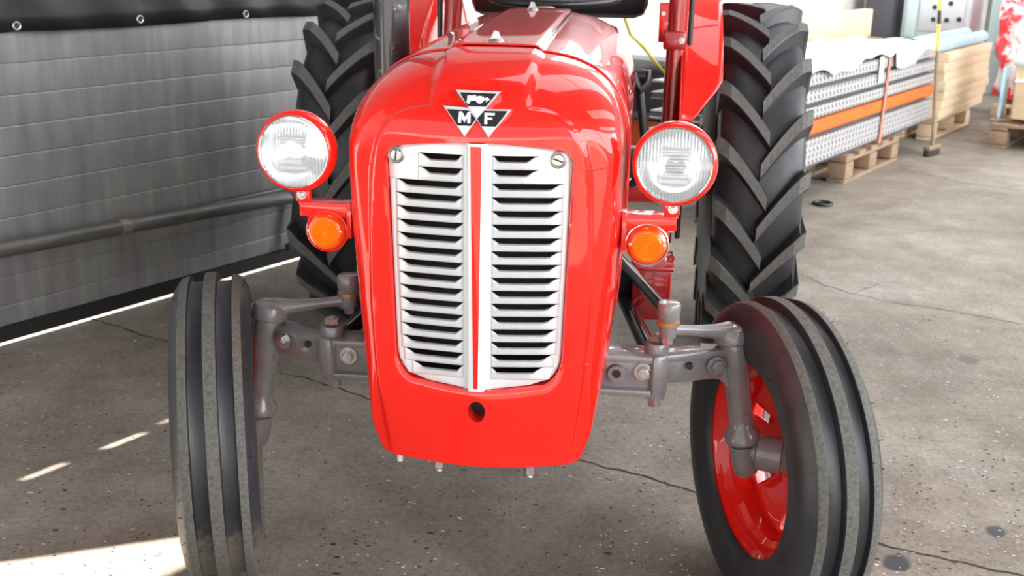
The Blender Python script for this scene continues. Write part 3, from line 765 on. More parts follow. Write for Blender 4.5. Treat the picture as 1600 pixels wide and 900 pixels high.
# --- front axle
ax_b = MB(); ax_b.box((0, .005, .560), (.70, .060, .070), bev=.004); ax_b.box((0, -.002, .5975), (.70, .078, .016), bev=.004); ax_b.box((0, -.002, .5205), (.70, .078, .016), bev=.004)
axle = ax_b.build('front_axle', AXLE, T); axle['label'] = 'grey cast front axle beam'
KPY = .07
ballpt = {}
for s in (-1, 1):
    kt = Vector((s*.527, KPY, .60)); kb = Vector((s*.563, KPY, .375))
    arm = MB(); a0 = Vector((s*.345, .005, .563)); a1 = Vector((s*.520, .078, .566)); dr = (a1-a0)
    ang = math.atan2(dr.y, dr.x*1.0); mid = (a0+a1)/2
    R = Matrix.Rotation(math.atan2(dr.y, dr.x), 3, 'Z')
    arm.box(mid, (dr.length, .044, .068), R, bev=.007); arm.box(mid+Vector((0, 0, .026)), (dr.length*.98, .052, .018), R, bev=.005)
    arm.box(a0+Vector((s*.012, -.012, -.001)), (.040, .062, .092), R, bev=.012)
    ao = arm.build('axle_arm', AXLE, axle)
    hexbolt('axle_bolt', U(443, 531, .03) if s < 0 else U(1119, 571, .03), (-.35*(-s), -1, 0), .0145, .016, STEEL if s < 0 else AXLE, axle)
    for (px, py) in (((545, 555),) if s < 0 else ((1005, 580),)): hexbolt('axle_bolt', U(px, py, -.025), (0, -1, 0), .0135, .018, STEEL, axle)
    hq = U(482, 537, .010) if s < 0 else U(1077, 571, .010)
    MB().lathe([(0, 0), (.010, 0), (.010, .0075), (0, .0075)], hq+Vector((0, .003, 0)), (0, -1, 0), 18).build('axle_hole', CORE, axle)
    if s > 0:
        hq = U(963, 583, -.03); MB().lathe([(0, .019), (.006, .018), (.006, .010), (.002, .0095), (.002, 0)], hq, (0, -1, 0), 24).build('axle_eye', AXLE, axle); MB().lathe([(.0025, .009), (.003, .009), (.003, 0)], hq, (0, -1, 0), 18).build('axle_hole', CORE, axle)
    # vertical clamp bolt at the joint of beam and arm
    vb = Vector((s*.358, .0, 0)); v_ = MB(); v_.lathe([(.500, 0), (.500, .022), (.512, .024), (.522, .024), (.522, .016), (.60, .016), (.60, .025), (.622, .027), (.628, .024), (.628, 0)], vb, (0, 0, 1), 24); v_.build('clamp_pin', AXLE, axle)
    hexbolt('clamp_bolt', vb+Vector((0, 0, .628)), (0, 0, 1), .017, .016, RUST if s < 0 else AXLE, axle, False)
    hexbolt('clamp_nut', vb+Vector((0, 0, .500)), (0, 0, -1), .015, .020, RUST, axle, False)
    # king pin housing, boss, knuckle
    ax_k = (kb-kt).normalized(); L_ = (kb-kt).length
    k_ = MB(); k_.lathe([(-.012, 0), (-.012, .031), (.0, .033), (.06, .031), (.10, .027), (L_-.055, .026), (L_-.035, .028), (L_-.022, .039), (L_-.004, .040), (L_+.003, .034), (L_+.003, 0)], kt, ax_k, 32)
    web = [Vector((s*.455, KPY-.022, .535)), Vector((s*.500, KPY-.02, .528)), Vector((s*.528, KPY-.02, .505)), Vector((s*.540, KPY-.02, .455)), Vector((s*.545, KPY-.02, .60)), Vector((s*.455, KPY-.025, .60))]
    n = len(web); k_.add(web+[q+Vector((0, .035, 0)) for q in web], [tuple(range(n)), tuple(range(n, 2*n))[::-1]]+[(i, (i+1) % n, n+(i+1) % n, n+i) for i in range(n)])
    ko = k_.build('king_pin_housing', AXLE, axle)
    MB().lathe([(L_+.001, .021), (L_+.010, .021)], kt, ax_k, 24).build('king_pin_seal', CORE, axle)
    st = .323; wd_ = Vector((s*math.cos(st), s*math.sin(st), 0))
    kn = MB(); kn.lathe([(L_+.008, 0), (L_+.008, .030), (L_+.050, .030), (L_+.076, .027), (L_+.084, .020), (L_+.084, 0)], kt, ax_k, 28)
    hubc = kb+ax_k*.022
    wcen = (Vector((.632, .040, .354)) if s > 0 else Vector((-.640, .015, .358))); wdv = wcen+wd_*.02-hubc
    kn.lathe([(0, .018), (.028, .024), (.034, .040), (wdv.length, .042), (wdv.length, 0)], hubc, wdv, 28)
    kno = kn.build('steering_knuckle', AXLE, axle)
    # steering lever and ball joint
    cap = MB(); cap.lathe([(-.050, 0), (-.050, .026), (-.046, .036), (-.036, .041), (-.016, .041), (-.012, .036)], kt, ax_k, 28)
    top = kt-ax_k*.034
    bp_ = (Vector((.378, -.025, 0)) if s > 0 else Vector((-.342, .085, 0)))
    zz = U(1050, 515, bp_.y).z if s > 0 else U(536, 468, bp_.y).z
    bp_.z = zz
    dv = (bp_-top); cap.tube([top+dv*.08, top+dv*.3, top+dv*.65, top+dv*.95], [.024, .016, .0115, .0125], 14)
    cap.tube([top-Vector((dv.x, dv.y, 0)).normalized()*.02, top-Vector((dv.x, dv.y, 0)).normalized()*.046], .012, 14)
    cap.build('steering_lever', AXLE, axle)
    bj = MB(); bj.lathe([(.022, 0), (.022, .021), (.030, .0245), (.054, .0245), (.060, .022), (.062, .012), (.062, 0)], bp_, (0, 0, 1), 28)
    bj.lathe([(-.016, .017), (.012, .020)], bp_, (0, 0, 1), 22)
    bo_ = bj.build('ball_joint', AXLE, T); ballpt[s] = bp_
    MB().lathe([(.010, .020), (.012, .0245), (.020, .0245), (.023, .020)], bp_, (0, 0, 1), 28).build('ball_joint_seal', BRONZE, bo_)
    hexbolt('ball_joint_nut', bp_+Vector((0, 0, -.014)), (0, 0, -1), .0125, .018, STEEL, bo_, False)
    # track rod and radius rod
    e = U(966, 402, .62) if s > 0 else Vector((-.255, .75, .70))
    MB().tube([bp_+Vector((-s*.010, .008, .042)), e], .0145, 16).build('steering_rod', BLACK if s > 0 else AXLE, T)
    e2 = U(955, 425, .85) if s > 0 else Vector((-.235, .85, .60))
    MB().tube([Vector((s*.345, .03, .588)), e2], [.021, .021], 16).build('radius_rod', BLACK, T)

# --- front wheels
def tyre_front():
    half = [(0, .3590), (.0120, .3588), (.0130, .358), (.0152, .3395), (.0185, .3380), (.0415, .3370), (.0445, .3385), (.0470, .3510), (.0482, .3520), (.0640, .3480), (.0655, .3465), (.0720, .338), (.082, .322), (.0855, .305), (.0865, .292), (.0850, .272), (.0835, .268), (.0815, .250), (.0770, .234), (.0710, .222), (.064, .217)]
    prof = [(-a, r_) for a, r_ in half[::-1]]+half[1:]
    return prof
TP = tyre_front(); seg = 120
b = MB().lathe(TP, (0, 0, 0), (1, 0, 0), seg)
fmi = []
for i in range(len(TP)-1):
    xm = abs(TP[i][0]+TP[i+1][0])/2; rm = (TP[i][1]+TP[i+1][1])/2
    worn = (xm < .0128) or (.0475 < xm < .0650)
    fmi += [1 if worn else 0]*seg
for s in (-1, 1):
    st = .305 if s > 0 else .340; hub = Vector((s*.563, KPY, .375)); wc = Vector((.632, .040, .354)) if s > 0 else Vector((-.640, .015, .358))
    ty = obj('front_tyre', b.v, b.f, None, T, mats=[RUBBER if s > 0 else MUDDY, WORN], fmi=fmi, angle=35); ty.location = wc; ty.rotation_euler = (0, 0, st)
    ty['label'] = 'black three ribbed front tyre'
    hb_ = MB(); r = random.Random(3+s)
    for _ in range(90):
        an = r.uniform(0, 6.283); xx = r.choice((-.0715, .0715, -.083, .083, .0455, -.0455)); rr = {.0715: .338, .083: .268, .0455: .352}[abs(xx)]
        o_ = Vector((xx, math.cos(an)*rr, math.sin(an)*rr)); d_ = (Vector((xx*1.2, math.cos(an)*rr*.25, math.sin(an)*rr*.25)).normalized()+Vector((r.uniform(-.5, .5), r.uniform(-.5, .5), r.uniform(-.5, .5)))).normalized()
        hb_.tube([o_, o_+d_*r.uniform(.006, .011)], [.0009, .0006], 4)
    h_ = hb_.build('moulding_hairs', HAIR, ty); h_['kind'] = 'stuff'
    # rim: s side is outwards
    o_ = s
    pr = [(-o_*.066, .222), (-o_*.069, .228), (-o_*.064, .226), (-o_*.055, .212), (-o_*.045, .203), (-o_*.030, .197), (-o_*.022, .182), (o_*.025, .180), (o_*.034, .196), (o_*.055, .203), (o_*.062, .212), (o_*.069, .228)]
    rim = MB().lathe(pr, (0, 0, 0), (1, 0, 0), 72).build('front_rim', RED, T); rim.location = wc; rim.rotation_euler = (0, 0, st)
    md = rim.modifiers.new('s', 'SOLIDIFY'); md.thickness = .003
    rim['label'] = 'bright red front wheel rim'
    # dished disc with slots
    V = []; F = []; rad = [(.048, .050), (.062, .055), (.085, .058), (.105, .050), (.125, .036), (.150, .024), (.168, .016), (.181, .012)]; na = 96
    for (r_, d_) in rad:
        for k in range(na): an = 2*math.pi*k/na; V.append((o_*d_, math.cos(an)*r_, math.sin(an)*r_))
    for i in range(len(rad)-1):
        for k in range(na):
            if i in (4, 5) and (k % 16) in (3, 4, 5): continue
            k2 = (k+1) % na; F.append((i*na+k, i*na+k2, (i+1)*na+k2, (i+1)*na+k))
    dsc = obj('wheel_disc', V, F, RED, rim); md = dsc.modifiers.new('s', 'SOLIDIFY'); md.thickness = .004
    MB().lathe([(o_*-.0, .034), (o_*.03, .040), (o_*.048, .050), (o_*.056, .050), (o_*.075, .034), (o_*.086, .031), (o_*.088, 0)], (0, 0, 0), (1, 0, 0), 32).build('hub', AXLE, rim)
    MB().lathe([(-.003, 0), (-.003, .0085), (.018, .0085), (.019, .006), (.019, 0)], (o_*.074, .060, .045), (o_, 0, 0), 16).build('wheel_nut_and_valve', CLEAR, rim)  # this pale one is the tyre valve
    for k in range(5):
        an = k*1.2566+.5; hexbolt('wheel_nut_and_valve', (o_*.057, math.cos(an)*.068, math.sin(an)*.068), (o_, 0, 0), .010, .014, STEEL, rim, False)

# --- rear wheels
RC = Vector((0, 1.871, .625)); RX = .700
half = [(0, .588), (.05, .587), (.09, .580), (.118, .566), (.136, .540), (.143, .50), (.140, .455), (.128, .415), (.112, .385), (.098, .368), (.09, .362)]
prof = [(-a, r_) for a, r_ in half[::-1]]+half[1:]
tb = MB().lathe(prof, (0, 0, 0), (1, 0, 0), 96)
def lug(side):
    """one curved bar of the chevron tread; leaves the middle towards the shoulder"""
    V = []; F = []; fm = []; ns = 9
    for i in range(ns+1):
        t = i/ns; x = -.012+.160*t; ph = .30*(1-(1-t)**1.3)
        rt = .625-.004*t-.016*max(0, t-.8)/.2; rb = float(np.interp(abs(x), [a for a, r_ in half[:6]], [r_ for a, r_ in half[:6]]))-.006
        if t > .93: rb -= .02
        wt = (.026+.004*t)/.62; wb = (.036+.008*t)/.6
        for (r_, dw) in ((rb, -wb), (rt-.003, -wt), (rt, -wt*.86), (rt, wt*.86), (rt-.003, wt), (rb, wb)):
            an = ph+dw; V.append((side*x, -math.cos(an)*r_, math.sin(an)*r_))
    for i in range(ns):
        for j in range(5):
            q = (i*6+j, i*6+j+1, (i+1)*6+j+1, (i+1)*6+j); F.append(q if side > 0 else q[::-1]); fm.append(1 if j in (2,) else 0)
    F.append(tuple(range(6))); F.append(tuple(ns*6+k for k in range(6))[::-1]); fm += [0, 0]
    me = bpy.data.meshes.new('tread_lug'); me.from_pydata(V, [], F); me.materials.append(RUBBER); me.materials.append(LUGTOP); me.polygons.foreach_set('material_index', fm); me.update(); return me
LUG = {1: lug(1), -1: lug(-1)}
NL = 19
for s in (-1, 1):
    ty = obj('rear_tyre', tb.v, tb.f, RUBBER, T); ty.location = (RX if s > 0 else -.735, RC.y, RC.z); ty['label'] = 'large black rear tyre with chevron lugs'
    for side in (-1, 1):
        for k in range(NL):
            o = bpy.data.objects.new('tread_lug', LUG[side]); COL.objects.link(o); o.parent = ty
            o.rotation_euler = (-(2*math.pi*(k+(.5 if side > 0 else 0))/NL+(.05 if s > 0 else .11)), 0, 0)
    pr = [(-.098, .372), (-.100, .382), (-.092, .375), (-.075, .355), (-.04, .345), (.04, .345), (.075, .355), (.092, .375), (.100, .382)]
    rim = MB().lathe(pr, (0, 0, 0), (1, 0, 0), 64).build('rear_rim', RIMM, T); rim.location = ty.location
    md = rim.modifiers.new('s', 'SOLIDIFY'); md.thickness = .004
    MB().lathe([(s*-.02, .345), (s*-.01, .30), (s*.03, .22), (s*.03, .12), (s*.0, .10), (s*.0, .0)], (0, 0, 0), (1, 0, 0), 64).build('wheel_disc', RIMM, rim)

# --- fenders
for s in (-1, 1):
    R_ = .705; xin = .425; V = []; F = []; na, nx = 40, 8
    for i in range(na+1):
        an = math.radians(24+126*i/na); wd_ = .045+.085*ss(24, 38, math.degrees(an)) if i else .03
        for j in range(nx+1):
            t = j/nx; x = xin+wd_*t; r_ = R_-.018*math.cos(t*1.4)-.02*t
            V.append((s*x, RC.y-math.cos(an)*r_, RC.z+math.sin(an)*r_))
    for i in range(na):
        for j in range(nx):
            q = (i*(nx+1)+j, i*(nx+1)+j+1, (i+1)*(nx+1)+j+1, (i+1)*(nx+1)+j); F.append(q if s > 0 else q[::-1])
    # inner plate
    base = len(V)
    for i in range(na+1):
        an = math.radians(24+126*i/na)
        for r_ in (R_-.018, R_-.12, .42): V.append((s*(xin+(0 if r_ > .6 else .0)), RC.y-math.cos(an)*r_, RC.z+math.sin(an)*r_))
    for i in range(na):
        for j in range(2): F.append((base+i*3+j, base+i*3+j+1, base+(i+1)*3+j+1, base+(i+1)*3+j))
    fo = obj('mudguard', V, F, RED, T, angle=45); md = fo.modifiers.new('s', 'SOLIDIFY'); md.thickness = .003
    MB().box((s*.432, RC.y, .88), (.012, .12, .40), bev=.003).build('mudguard_stay', DRED, fo)
    fo['label'] = 'red mudguard over the rear tyre'
# --- roll bar posts
for s in (-1, 1):
    y_ = 1.40
    c0 = U(1060.5, 0, y_) if s > 0 else U(709, 0, y_); c1 = U(1047, 190, y_) if s > 0 else U(706, 80, y_)
    d_ = (c1-c0).normalized(); p = MB(); R = Matrix.Rotation(0, 3, 'Z')
    ce = c0+d_*((c0.z-.62)/-d_.z); p.tube([c0-d_*.7, ce], .029, 18)
    p.box(((ce.x+s*.12)/2, y_, .655), (abs(ce.x)-.12+.06, .08, .07), bev=.006)
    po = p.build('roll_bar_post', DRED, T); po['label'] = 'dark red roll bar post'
    if s > 0:
        cl = U(1054, 62, y_); MB().box(cl, (.072, .075, .058), bev=.006).build('post_clamp', DRED, po)
        hexbolt('clamp_bolt', cl+Vector((.022, -.038, .0)), (0, -1, 0), .007, .008, STEEL, po)
        tg = U(1038, 35, y_); MB().box(tg, (.034, .012, .125), bev=.004).build('post_lug', RED, po)
        MB().lathe([(0, 0), (.008, 0), (.008, .007), (0, .007)], U(1037, 21, y_-.01)+Vector((0, .001, 0)), (0, -1, 0), 14).build('lug_hole', STEEL, po)
    MB().tube([c0+Vector((s*.046, .02, .4)), c1+Vector((s*.046, .02, -.4))], .009, 10).build('post_cable', VINYL, po)
MB().tube([U(1060.5, 0, 1.40)+Vector((.0, 0, .66)), U(709, 0, 1.40)+Vector((0, 0, .66))], .029, 18).build('roll_bar_cross', DRED, T)
# --- exhaust stack
e0 = Vector((-.3465, .60, 0)); ex = MB()
ex.lathe([(.60, 0), (.60, .044), (.66, .0465), (1.9, .0465), (1.9, .040), (1.2, .040)], e0, (0, 0, 1), 40)
exo = ex.build('exhaust_stack', SCUFF, T); exo['label'] = 'scuffed black upright exhaust pipe'
MB().tube([e0+Vector((0, 0, .64)), e0+Vector((.06, -.02, .60)), e0+Vector((.2, -.02, .60))], .03, 14).build('exhaust_elbow', DARK, exo)
# --- steering wheel
sc = U(868, 2, 1.30); sc.z = 1.283; sc.x = .015
R = Matrix.Rotation(math.radians(4), 3, 'X'); pts = [sc+R @ Vector((math.cos(a)*.200, math.sin(a)*.200, 0)) for a in np.linspace(0, 2*math.pi, 49)]
sw = MB().tube(pts, .0135, 12, cap=False).build('steering_wheel', VINYL, T); sw['label'] = 'black steering wheel rim'
for a in (2.4, 5.5, .9): MB().tube([sc, sc+R @ Vector((math.cos(a)*.195, math.sin(a)*.195, .006))], .006, 8).build('spoke', STEEL if a == 2.4 else VINYL, sw)
MB().lathe([(-.02, .02), (.0, .045), (.015, .045), (.022, .03), (.024, 0)], sc, R @ Vector((0, 0, 1)), 24).build('wheel_boss', VINYL, sw)
MB().tube([sc-Vector((0, 0, .005)), Vector((.012, 1.06, 1.16)), Vector((.01, .95, 1.0))], [.022, .026, .03], 16).build('steering_column', DARK, T)
ccx = U(866, 10, 1.06); MB().lathe([(0, .032), (.004, .034), (.010, .034), (.013, .026), (.014, 0)], Vector((ccx.x-.03, 1.05, 1.252)), (0, 0, 1), 24).build('column_collar', BRONZE, T)
# --- dash, seat, engine, gearbox, rear axle
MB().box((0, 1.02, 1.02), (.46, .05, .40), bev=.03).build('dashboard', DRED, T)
sb = MB(); sb.box((-.02, 1.96, 1.345), (.66, .10, .33), bev=.05); so_ = sb.build('seat_back', VINYL, T); so_['label'] = 'black padded seat back'
MB().box((-.02, 1.72, .93), (.48, .42, .09), bev=.035).build('seat_cushion', VINYL, T)
MB().box((-.02, 1.93, 1.06), (.08, .03, .30), bev=.006).build('seat_bracket', DARK, T)
MB().box((0, .52, .62), (.30, .95, .42), bev=.03).build('engine_block', DARK, T)
MB().box((0, .02, .47), (.22, .22, .14), bev=.02).build('axle_support', AXLE, T)
MB().box((0, 1.42, .62), (.32, .9, .36), bev=.06).build('gearbox', DARK, T)
MB().lathe([(-.735, .0), (-.735, .07), (-.2, .10), (.2, .10), (.70, .07), (.70, 0)], (0, RC.y, RC.z), (1, 0, 0), 28).build('rear_axle_housing', DARK, T)
MB().box((0, 1.72, .83), (.12, .12, .14), bev=.01).build('seat_pedestal', DARK, T)
# red tool box low on the side, with a pressed panel
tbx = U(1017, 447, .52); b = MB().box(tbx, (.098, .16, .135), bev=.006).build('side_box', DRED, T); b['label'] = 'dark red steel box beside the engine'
MB().box(tbx+Vector((.004, -.081, -.004)), (.070, .004, .095), bev=.0015).build('box_panel', DRED, b)
MB().box(tbx+Vector((0, 0, .070)), (.108, .172, .010), bev=.003).build('box_lid', DRED, b)
MB().lathe([(0, .010), (.006, .010), (.006, .004), (0, .004)], tbx+Vector((.045, -.05, .092)), (0, -1, 0), 16).build('box_eye', DRED, b)
MB().box(tbx+Vector((-.10, .02, 0)), (.12, .05, .06), bev=.004).build('box_bracket', DARK, T)
# bits that hang under the nose
for (px, py) in ((689, 716), (830, 726)):
    q = U(px, py, -.12); hexbolt('sump_bolt', q+Vector((0, 0, .006)), (0, -.5, -.8), .016, .030, STEEL, T)
q = U(625, 700, -.06); MB().tube([q+Vector((0, 0, .04)), q+Vector((0, 0, -.030))], .0070, 12).build('drain_tube', CLEAR, T)
# black lever with a fork beside the bonnet
q = U(1002, 150, 1.15); lv = MB(); a_ = U(1000, 140, 1.15); c_ = U(1008, 230, 1.15)
lv.tube([a_, c_, c_+Vector((-.03, .03, -.12)), Vector((.14, 1.22, .66))], .013, 12)
lvo = lv.build('hand_lever', VINYL, T); lvo['label'] = 'black lever with forked top'
fk = MB(); f0 = U(992, 128, 1.15); f1 = U(1012, 128, 1.15); fm_ = U(1001, 140, 1.15)
fk.tube([U(991, 113, 1.15), f0, fm_, f1, U(1014, 110, 1.15)], [.010, .017, .020, .014, .007], 12); fk.build('lever_fork', VINYL, lvo)
MB().tube([U(990, 118, 1.16), U(1009, 118, 1.16)], .019, 16).build('lever_grip', VINYL, lvo)

# ------------------------------------------------------------------ things on the left
tp = empty('black_tarpaulin', Hp(NW, 0, 0), -HA); tag(tp, 'black tarpaulin with metal eyelets hanging over the grey door', 'tarpaulin')
V = []; F = []; nw, nz = 90, 14; zt = 1.9; zbm = 1.124
def tx(wd, z):
    k = (z-zbm)/(zt-zbm); e = .03*math.sin(wd*5.1)+.012*math.sin(wd*13+2)
    pin = sum(math.exp(-((wd-c)/.06)**2) for c in (.319, .821, 1.321, 1.833, -.18, -.68))
    return .075+e*.35+.012*math.sin(wd*22+z*14)*(1-.7*k)-.022*pin*math.exp(-abs(z-1.145)/.12)
for i in range(nw+1):
    wd = -.6+2.75*i/nw
    for j in range(nz+1):
        z = zbm+(zt-zbm)*j/nz+(.004*math.sin(wd*6) if j == 0 else 0); V.append((tx(wd, z), wd, z))
for i in range(nw):
    for j in range(nz): F.append((i*(nz+1)+j, (i+1)*(nz+1)+j, (i+1)*(nz+1)+j+1, i*(nz+1)+j+1))
cl = obj('tarpaulin_cloth', V, F, TARP, tp); md = cl.modifiers.new('s', 'SOLIDIFY'); md.thickness = .002
for wd in (-.18, .319, .821, 1.321, 1.833):
    z = 1.146; c = Vector((tx(wd, z)+.008, wd, z))
    e = MB().lathe([(0, .016), (.003, .0155), (.0045, .013), (.003, .0095), (0, .009)], c, (1, 0, 0), 24).build('eyelet', STEEL, tp)
    MB().lathe([(.0008, .0092), (.001, .0092), (.001, 0)], c, (1, 0, 0), 16).build('eyelet_hole', CORE, e)

# ------------------------------------------------------------------ things on the right
NS = -.975                                   # face of the beam stack
def pallet(name, n0, w0, ln, lw, label, h=.18, m=WOOD):
    """lw along the hall, ln across; origin at the face corner"""
    p = empty(name, Hp(n0, w0, 0), -HA); tag(p, label, 'pallet')
    for k in range(3):
        for j in range(3):
            MB().box((-ln+.06+(ln-.12)*k/2, .07+(lw-.14)*j/2, .058+.02), (.12, .14, h-.08), bev=.003).build('block', m, p)
    for k in range(3): MB().box((-ln+.06+(ln-.12)*k/2, lw/2, .011), (.12, lw, .022), bev=.002).build('bottom_board', m, p)
    for k in range(3): MB().box((-ln+.06+(ln-.12)*k/2, lw/2, h-.033), (.12, lw, .022), bev=.002).build('stringer_board', m, p)
    for k in range(5): MB().box((-ln/2, .06+(lw-.12)*k/4, h-.011), (ln, .12, .022), bev=.002).build('deck_board', m, p)
    return p
pallet('wooden_pallet', NS, 5.0, .62, 1.05, 'brown wooden pallet under the strapped stack of rack beams')
pallet('wooden_pallet', NS-.05, 7.05, .56, 1.1, 'wooden pallet under the pale timber boards', m=PALEWOOD)
def beam(name, z0, z1, z2, w0, w1, m, label, grp, dep=.55, nface=NS):
    """open rack section: punched web over a set-back foot coloured dark for the shaded gap, runs along the hall"""
    p = empty(name, Hp(nface, 0, z0), -HA); tag(p, label, 'beam', grp); h = z2-z0; g = z1-z0
    b = MB(); b.box((-.004, (w0+w1)/2, g+(h-g)/2), (.008, w1-w0, h-g), bev=.002); b.box((-dep/2, (w0+w1)/2, h-.004), (dep, w1-w0, .008)); b.box((-dep/2, (w0+w1)/2, g+.004), (dep, w1-w0, .008))
    b.build('section', m, p, smooth=False)
    MB().box((-dep/2-.02, (w0+w1)/2, g/2), (dep-.05, w1-w0-.02, g)).build('foot', CABD, p, smooth=False)  # dark filler, its colour stands for the shaded gap between beams
    return p
ZB = ((.181, .217, .372, PERF, 'tall punched grey steel rack upright lying directly on the brown pallet'), (.372, .398, .480, ORANGE, 'orange rack beam between the punched grey uprights'),
      (.480, .491, .562, PERF, 'punched grey steel rack upright directly on the orange beam'), (.562, .587, .662, PERF, 'second punched grey rack upright above the orange beam'), (.662, .685, .755, PERF, 'topmost punched grey rack upright under the plastic sheet'))
for (z0, z1, z2, m, lb) in ZB: beam('rack_beam', z0, z1, z2, 3.4, 6.72, m, lb, 'rack beams stacked on the pallet')
# strap
sp = MB(); pts = [(.004, 5.62, .755), (.006, 5.60, .5), (.006, 5.58, .185)]
V = []; F = []
for (a, b_, c) in [(-.56, 5.63, .757), (.006, 5.63, .757)]+pts: V += [(a, b_-.022, c), (a, b_+.022, c)]
for i in range(len(V)//2-1): F.append((2*i, 2*i+1, 2*i+3, 2*i+2))
o = obj('packing_strap', V, F, STRAP, smooth=False); o.location = Hp(NS+.004, 0, 0); o.rotation_euler = (0, 0, -HA); tag(o, 'faded orange packing strap around the rack beams', 'strap')
md = o.modifiers.new('s', 'SOLIDIFY'); md.thickness = .002
w_, z_ = N_(1377, 108, NS+.01)
o = MB().box((0, 0, 0), (.003, .085, .165), Matrix.Rotation(.05, 3, 'X')).build('paper_tag', PAPER, smooth=False); o.location = Hp(NS+.012, w_, z_); o.rotation_euler = (0, 0, -HA); tag(o, 'white paper tag hanging on the punched rack beams', 'tag')
# plastic sheet draped over the stack
V = []; F = []; nu, nv_ = 60, 24
for i in range(nu+1):
    wd = 3.6+3.1*i/nu
    for j in range(nv_+1):
        t = j/nv_; n_ = -.62+.70*t; over = max(0, n_-.0)
        edge = .04+.035*math.sin(wd*4.3+.5)+.02*math.sin(wd*11)
        z = .797+.075*math.exp(-((wd-4.9)/.6)**2)*(1-.8*t)+.020*math.sin(wd*7+n_*9)*math.sin(n_*11+wd*2)+.012*math.sin(wd*19+n_*6)
        if n_ > 0: n2 = min(n_, .012+.02*math.sin(wd*6)**2); z -= (n_)*(1.6 if 5.7 < wd < 6.1 else .55+.4*math.sin(wd*4.3))
        else: n2 = n_
        V.append((n2+.012, wd, z))
for i in range(nu):
    for j in range(nv_): F.append((i*(nv_+1)+j, i*(nv_+1)+j+1, (i+1)*(nv_+1)+j+1, (i+1)*(nv_+1)+j))
o = obj('plastic_sheet', V, F, SHEET); o.location = Hp(NS, 0, 0); o.rotation_euler = (0, 0, -HA); tag(o, 'crumpled white plastic sheet lying over the rack beams', 'plastic sheet'); md = o.modifiers.new('s', 'SOLIDIFY'); md.thickness = .002
# pale boards beyond
ORD = ['first', 'second', 'third', 'fourth', 'fifth', 'sixth', 'seventh']
for k in range(7):
    p = MB().box((0, 0, 0), (.55, 1.30+.03*(k % 3), .070), bev=.004).build('timber_board', PALEWOOD); p.location = Hp(NS-.27+.006*((k*5) % 4), 7.62+.015*((k*7) % 5), .216+.0725*k); p.rotation_euler = (0, 0, -HA)
    tag(p, ORD[k]+' pale timber board up from the far pallet, beyond the rack beams', 'board', 'pale timber boards on the far pallet')
for k, (dn, r_, dz) in enumerate(((-.06, .048, 0), (-.20, .055, 0))):
    t = MB().lathe([(-.75, r_*.86), (-.75, r_), (.75, r_), (.75, r_*.86), (.6, r_*.86)], (0, 0, 0), (0, 1, 0), 24).build('plastic_tube', BLUE); t.location = Hp(NS+dn, 7.5, .692+r_+dz); t.rotation_euler = (0, 0, -HA)
    tag(t, ['pale blue tube along the edge of the pale timber boards', 'thicker pale blue tube behind the one along the timber edge'][k], 'tube', 'blue tubes on the timber')
# broom
bh = G(1455, 243); br = empty('broom', (bh.x, bh.y, 0)); tag(br, 'upright broom with brown stick standing on the concrete floor', 'broom')
tpx = ray(1469, 0); dd = (Vector((bh.x, bh.y, 0))-Vector((CC.x, CC.y, 0))).length
top = CC+tpx*((dd+.06)/Vector((tpx.x, tpx.y, 0)).length)-Vector((bh.x, bh.y, 0)); base = Vector((0, 0, .07)); dv = (top-base)
MB().tube([base, base+dv*.66], .0125, 12).build('handle', BROOMW, br); MB().tube([base+dv*.66, base+dv*.84], .0127, 12).build('handle_yellow', YEL, br)
MB().tube([base+dv*.84, base+dv*.93], .0128, 12).build('handle_band', BRIST, br); MB().tube([base+dv*.93, base+dv*1.6], .0127, 12).build('handle_yellow', YEL, br)
RB = Matrix.Rotation(.9, 3, 'Z'); MB().box((0, 0, .062), (.19, .05, .03), RB, bev=.006).build('head', BROOMW, br); MB().box((0, 0, .024), (.19, .045, .048), RB, bev=.008).build('bristles', BRIST, br)
# ring on the floor
rg_ = G(1285, 320); o = MB().tube([(math.cos(a)*.052, math.sin(a)*.052, .009) for a in np.linspace(0, 6.2832, 33)], .009, 8, cap=False).build('rubber_ring', VINYL); o.location = (rg_.x, rg_.y, 0); tag(o, 'black rubber ring lying on the floor behind the rear tyre', 'ring')
# wrapped bale on a pallet at the far right
pb = pallet('wooden_pallet', .55, 7.05, 1.15, 1.0, 'brown wooden pallet under the boxed load wrapped in white film')
b0 = empty('wrapped_load', Hp(-.02, 7.55, .18), -HA); tag(b0, 'boxed load wrapped in white film on the brown pallet', 'wrapped load')
def lump(name, size, c, m, parent, amp=.03, seed=1, n=10):
    bm = bmesh.new(); bmesh.ops.create_cube(bm, size=1.0); bmesh.ops.subdivide_edges(bm, edges=bm.edges[:], cuts=n, use_grid_fill=True)
    r = random.Random(seed); ph = [r.uniform(0, 6.28) for _ in range(6)]
    for v in bm.verts:
        p_ = v.co.copy(); d = amp*(math.sin(p_.x*13+ph[0]+p_.z*7)+math.sin(p_.y*11+ph[1]+p_.z*15)+math.sin(p_.z*19+ph[2]+p_.x*5))/3
        k = 1-.12*(abs(p_.x*p_.y)*4)**2
        v.co = Vector((p_.x*size[0]*k, p_.y*size[1]*k, p_.z*size[2]))+p_.normalized()*d+Vector(c)
    return from_bm(name, bm, m, parent, angle=60)
lump('carton', (1.05, .92, .52), (0, 0, .30), CARD, b0, .004, 2, 6)
lump('film_wrap', (1.08, .95, .62), (0, 0, .62), WRAPW, b0, .05, 3, 14)
MB().box((-.565, -.30, .22), (.02, .16, .38), bev=.003).build('printed_band', BLUE, b0)
rb = empty('wrapped_bale', Hp(-.62, 8.95, .14), -HA); tag(rb, 'bale in torn red and white plastic behind the film wrapped load', 'bale')
